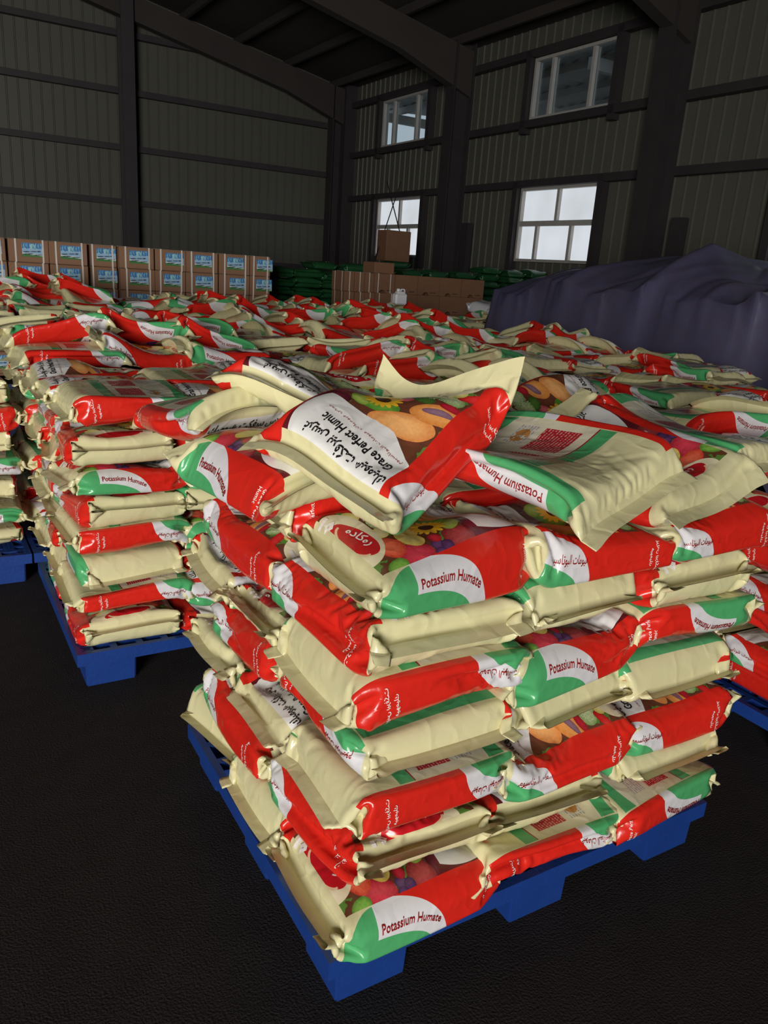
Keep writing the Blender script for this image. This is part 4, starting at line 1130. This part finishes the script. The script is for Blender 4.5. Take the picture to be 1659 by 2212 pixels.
# ------------------------------------------------------------------ strapped plain cartons
def slotted_box(w, d, h, xc, r, zr, deep):
    """carton with an arched hand slot cut in at the foot of its front, open into a pocket"""
    m = 11; V, F = [], []
    arch = [(xc-r*math.cos(math.pi*i/(m-1)), zr*math.sin(math.pi*i/(m-1))) for i in range(m)]
    fr = [(0, 0, 0)]+[(x, 0, z) for x, z in arch]+[(w, 0, 0), (w, 0, h), (0, 0, h)]
    V += fr; n_ = len(fr); F.append(tuple(range(n_)))
    bk = [(x, deep, z) for x, z in arch]; o = len(V); V += bk
    for i in range(m-1): F.append((1+i, o+i, o+i+1, 2+i))           # the pocket's vault
    F.append(tuple(o+i for i in range(m)))                          # its back
    q = len(V); V += [(0, d, 0), (w, d, 0), (w, d, h), (0, d, h)]
    A, Bv, C, D_ = 0, m+1, m+2, m+3
    F += [(Bv, q+1, q+2, C), (q+1, q, q+3, q+2), (q, A, D_, q+3), (D_, C, q+2, q+3), (A, q, q+1, Bv, m, o+m-1, o, 1)]
    me = pydata('strapped_carton', V, F)
    bm = bmesh.new(); bm.from_mesh(me); bmesh.ops.triangulate(bm, faces=[f_ for f_ in bm.faces if len(f_.verts) > 4]); bmesh.ops.recalc_face_normals(bm, faces=bm.faces[:]); bm.to_mesh(me); bm.free()
    return me
def plain_carton(x, y, z, w, d, h, lab, straps=2, slot=True, side=False):
    me = slotted_box(w, d, h-0.003, w*0.42, 0.055, 0.045, 0.12) if slot else boxes('strapped_carton', [(0, 0, 0, w, d, h-0.003)], 0.006)
    o = mesh_obj('strapped_carton', me, M['card_b'], None, (x, y, z))
    tag(o, lab, 'carton', 'strapped plain cartons')
    for k in range(straps):
        xx = w*(0.2+0.6*k/max(1, straps-1)) if straps > 1 else w*0.5
        mesh_obj('strap', boxes('strap', [(xx-0.006, -0.004, 0, xx+0.006, 0, h), (xx-0.006, 0, h-0.003, xx+0.006, d, h)]), M['strap'], o)
    if side:
        for yy in (0.2*d, 0.75*d): mesh_obj('strap', boxes('strap', [(-0.004, yy-0.006, 0, 0, yy+0.006, h)]), M['strap'], o)
    if slot:
        for i in range(5):
            xx = w*0.62+i*0.022; mesh_obj('printed_mark', plate('printed_mark', xx, 0.03, xx+0.012, 0.045+0.006*(i % 2), -0.002), M['hole'], o)
    return o
BY = 10.55
hh = [0.36, 0.37, 0.40, 0.42]
for r_, (z, h) in enumerate(((0.16, 0.28), (0.44, 0.28), (0.72, 0.28), (1.0, 0.28), (1.28, 0.28))):
    x = 5.52+0.02*(r_ % 2)
    for j, w in enumerate((0.17, 0.17, 0.17, 0.36, 0.40, 0.42, 0.42, 0.44)):
        if r_ == 4 and j == 3: hx, hw = x, w
        plain_carton(x, BY+rs.uniform(-.015, .015), z, w-0.006, 0.42, h, 'plain strapped carton, %s row, %s from the sack tower' % (('lowest', 'second', 'third', 'fourth', 'top')[r_], ('first narrow one', 'second narrow one', 'third narrow one', 'first wide one', 'second wide one', 'third wide one', 'fourth wide one', 'last')[j]), straps=1 if w < 0.2 else (2 if j in (3,) else 0), slot=w > 0.2, side=j == 0)
        x += w
plain_carton(hx-0.02, BY-0.01, 1.561, 0.34, 0.36, 0.16, 'small brown carton sitting up on top of the strapped cartons', straps=0, slot=False)
for k in range(3):
    p = empty('wooden_pallet', (5.5+k*0.9, BY, 0)); tag(p, 'wooden pallet under the strapped plain cartons', 'pallet', 'wooden pallets under the strapped cartons')
    for yy in (0.0, 0.15, 0.3): mesh_obj('board', boxes('board', [(0, yy, 0.135, 0.86, yy+0.11, 0.157)]), M['card_b'], p)
    for xx in (0.0, 0.38, 0.76): mesh_obj('block', boxes('block', [(xx, 0.0, 0, xx+0.1, 0.4, 0.134)]), M['card_b'], p)

# brown board carton standing on the sacks before the far window, with its slack wires
z = 0.004
for k in range(14):
    sack(k, (9.1, 15.2, z), math.pi/2, M['greenbag'], 'green sack, %s layer of the pile beneath the standing carton' % NTH[k], 'sacks under the standing carton', tie=False)
    z += high(GS[k % 5])-0.010
SCZ = z-0.004
o = mesh_obj('standing_carton', boxes('standing_carton', [(-0.30, -0.2, 0, 0.30, 0.2, 0.62)], 0.01), M['card_b'], None, (9.1, 15.2, SCZ))
tag(o, 'dark brown tall carton standing on sacks before the far low window', 'carton')
for a, b in ((((-0.42, 0.1, -0.1)), (0.14, 0.1, 1.62)), (((-0.20, 0.12, 1.60)), (0.50, 0.12, -0.1))):
    V, F = tube_data([a, b], 0.012, 6); mesh_obj('wire', pydata('wire', V, F), M['hole'], o)
# white jug on the bags
j = empty('plastic_jug', (5.30, 8.62, top_of_bags(5.30, 8.62, 0.085)-0.006)); tag(j, 'small white plastic jug with handle and cap before the strapped cartons', 'jug')
mesh_obj('body', boxes('body', [(-0.085, -0.055, 0, 0.085, 0.055, 0.135)], 0.018), M['jug'], j)
mesh_obj('shoulder', boxes('shoulder', [(-0.055, -0.04, 0.13, 0.06, 0.04, 0.16)], 0.012), M['jug'], j)
mesh_obj('cap', lathe('cap', [(0.022, 0), (0.024, 0.004), (0.024, 0.03), (0.018, 0.034)]), M['jug'], j, (-0.025, 0, 0.158))
V, F = tube_data([(0.0, 0, 0.155), (0.02, 0, 0.185), (0.06, 0, 0.185), (0.078, 0, 0.13)], 0.010, 8); mesh_obj('handle', pydata('handle', V, F, True), M['jug'], j)

# ------------------------------------------------------------------ goods under the big tarpaulin
def tarp():
    """one heavy sheet over a long pile: crown profile, sides that hang in folds and trail on the floor"""
    X0, X1, Y0_, Y1_ = 5.80, 10.0, 1.2, 7.45
    nx, ny = 120, 260
    r = np.random.default_rng(11)
    b1 = Bumps(501, 0.10); b2 = Bumps(502, 0.03)
    xs = np.linspace(X0-0.22, X1+0.5, nx); ys = np.linspace(Y0_-0.5, Y1_+0.25, ny)
    Xg, Yg = np.meshgrid(xs, ys, indexing='ij')
    ridge = np.interp(ys, [0.7, 2.5, 4.2, 5.2, 6.0, 6.7, 7.3, 7.8], [1.45, 1.50, 1.68, 1.93, 1.90, 1.76, 1.64, 1.60])[None, :]
    inx = np.clip((Xg-(X0-0.10))/1.25, 0, 1)
    crown = 1.42+(ridge-1.42)*np.sin(inx*math.pi/2)**0.7
    crown = crown-np.clip((Xg-8.6)/1.7, 0, 1)**2*0.25+b1(Xg*0.35, Yg*0.35)*0.5
    # folds hanging down the sides
    fold = np.sin(Yg*5.1+0.8*np.sin(Yg*1.7)+2.2*(Xg-X0))*0.6+np.sin(Yg*11.3+1.2+np.sin(Yg*2.3))*0.3
    side = np.clip((X0+0.06*fold-Xg)/0.20, 0, 1)
    endy = np.clip((Yg-(Y1_+0.03*np.sin(Xg*6)))/0.15, 0, 1); endn = np.clip(((Y0_)-Yg)/0.35, 0, 1); farx = np.clip((Xg-X1)/0.4, 0, 1)
    drop = np.maximum(np.maximum(side, endy), np.maximum(endn, farx))
    Z = crown*(1-drop**0.85)+0.02
    Z += 0.05*fold*np.exp(-((Xg-X0-0.2)/0.6)**2)*(1-drop)+b2(Xg, Yg)*0.5*(1-drop)
    # the strong pleats that run down from the crest
    for (yc, sk, wd, am) in ((4.55, -0.35, 0.08, 0.085), (5.05, 0.15, 0.10, 0.075), (3.8, -0.5, 0.14, 0.08), (6.7, 0.3, 0.08, 0.045), (6.0, 0.15, 0.08, 0.05)):
        d = Yg-(yc+sk*(7.2-Xg))
        Z += am*np.exp(-(d/wd)**2)*np.clip((8.2-Xg)/1.8, 0, 1)*(1-drop)
    for q in range(26):   # creases fanning down the flank
        yc = r.uniform(1.5, 7.3); sk = r.normal()*0.4; wd = r.uniform(0.03, 0.06); d = Yg-(yc+sk*(6.6-Xg)+0.1*np.sin(Xg*4+q))
        Z += r.choice([1, -1])*r.uniform(0.012, 0.032)*np.exp(-(d/wd)**2)*np.exp(-((Xg-r.uniform(5.9, 7.2))/0.5)**2)*(1-drop)
    Z = np.maximum(Z, 0.012)
    V = np.stack([Xg, Yg, Z], -1).reshape(-1, 3)
    ii, jj = np.meshgrid(np.arange(nx-1), np.arange(ny-1), indexing='ij')
    F = np.stack([ii*ny+jj, (ii+1)*ny+jj, (ii+1)*ny+jj+1, ii*ny+jj+1], -1).reshape(-1, 4)
    me = pydata('tarpaulin', V.tolist(), F.tolist(), True)
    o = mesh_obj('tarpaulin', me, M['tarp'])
    tag(o, 'large dull blue-purple tarpaulin draped in folds over a long pile', 'tarpaulin')
tarp()
# crumpled clear film bunched at the tarpaulin's edge
X = LOOSE[2].copy(); X[..., 2] *= 1.5; X[..., 1] *= 0.7
o = mesh_obj('crumpled_film', grid_mesh('crumpled_film', X, 0, NV, 2), M['clear'], None, (6.90, 8.95, top_of_bags(6.90, 8.95, 0.20)-0.012)); o.rotation_euler = (0.10, -0.06, 0.4)
tag(o, 'crumpled pale plastic film bunched beside the tarpaulin edge', 'plastic film')
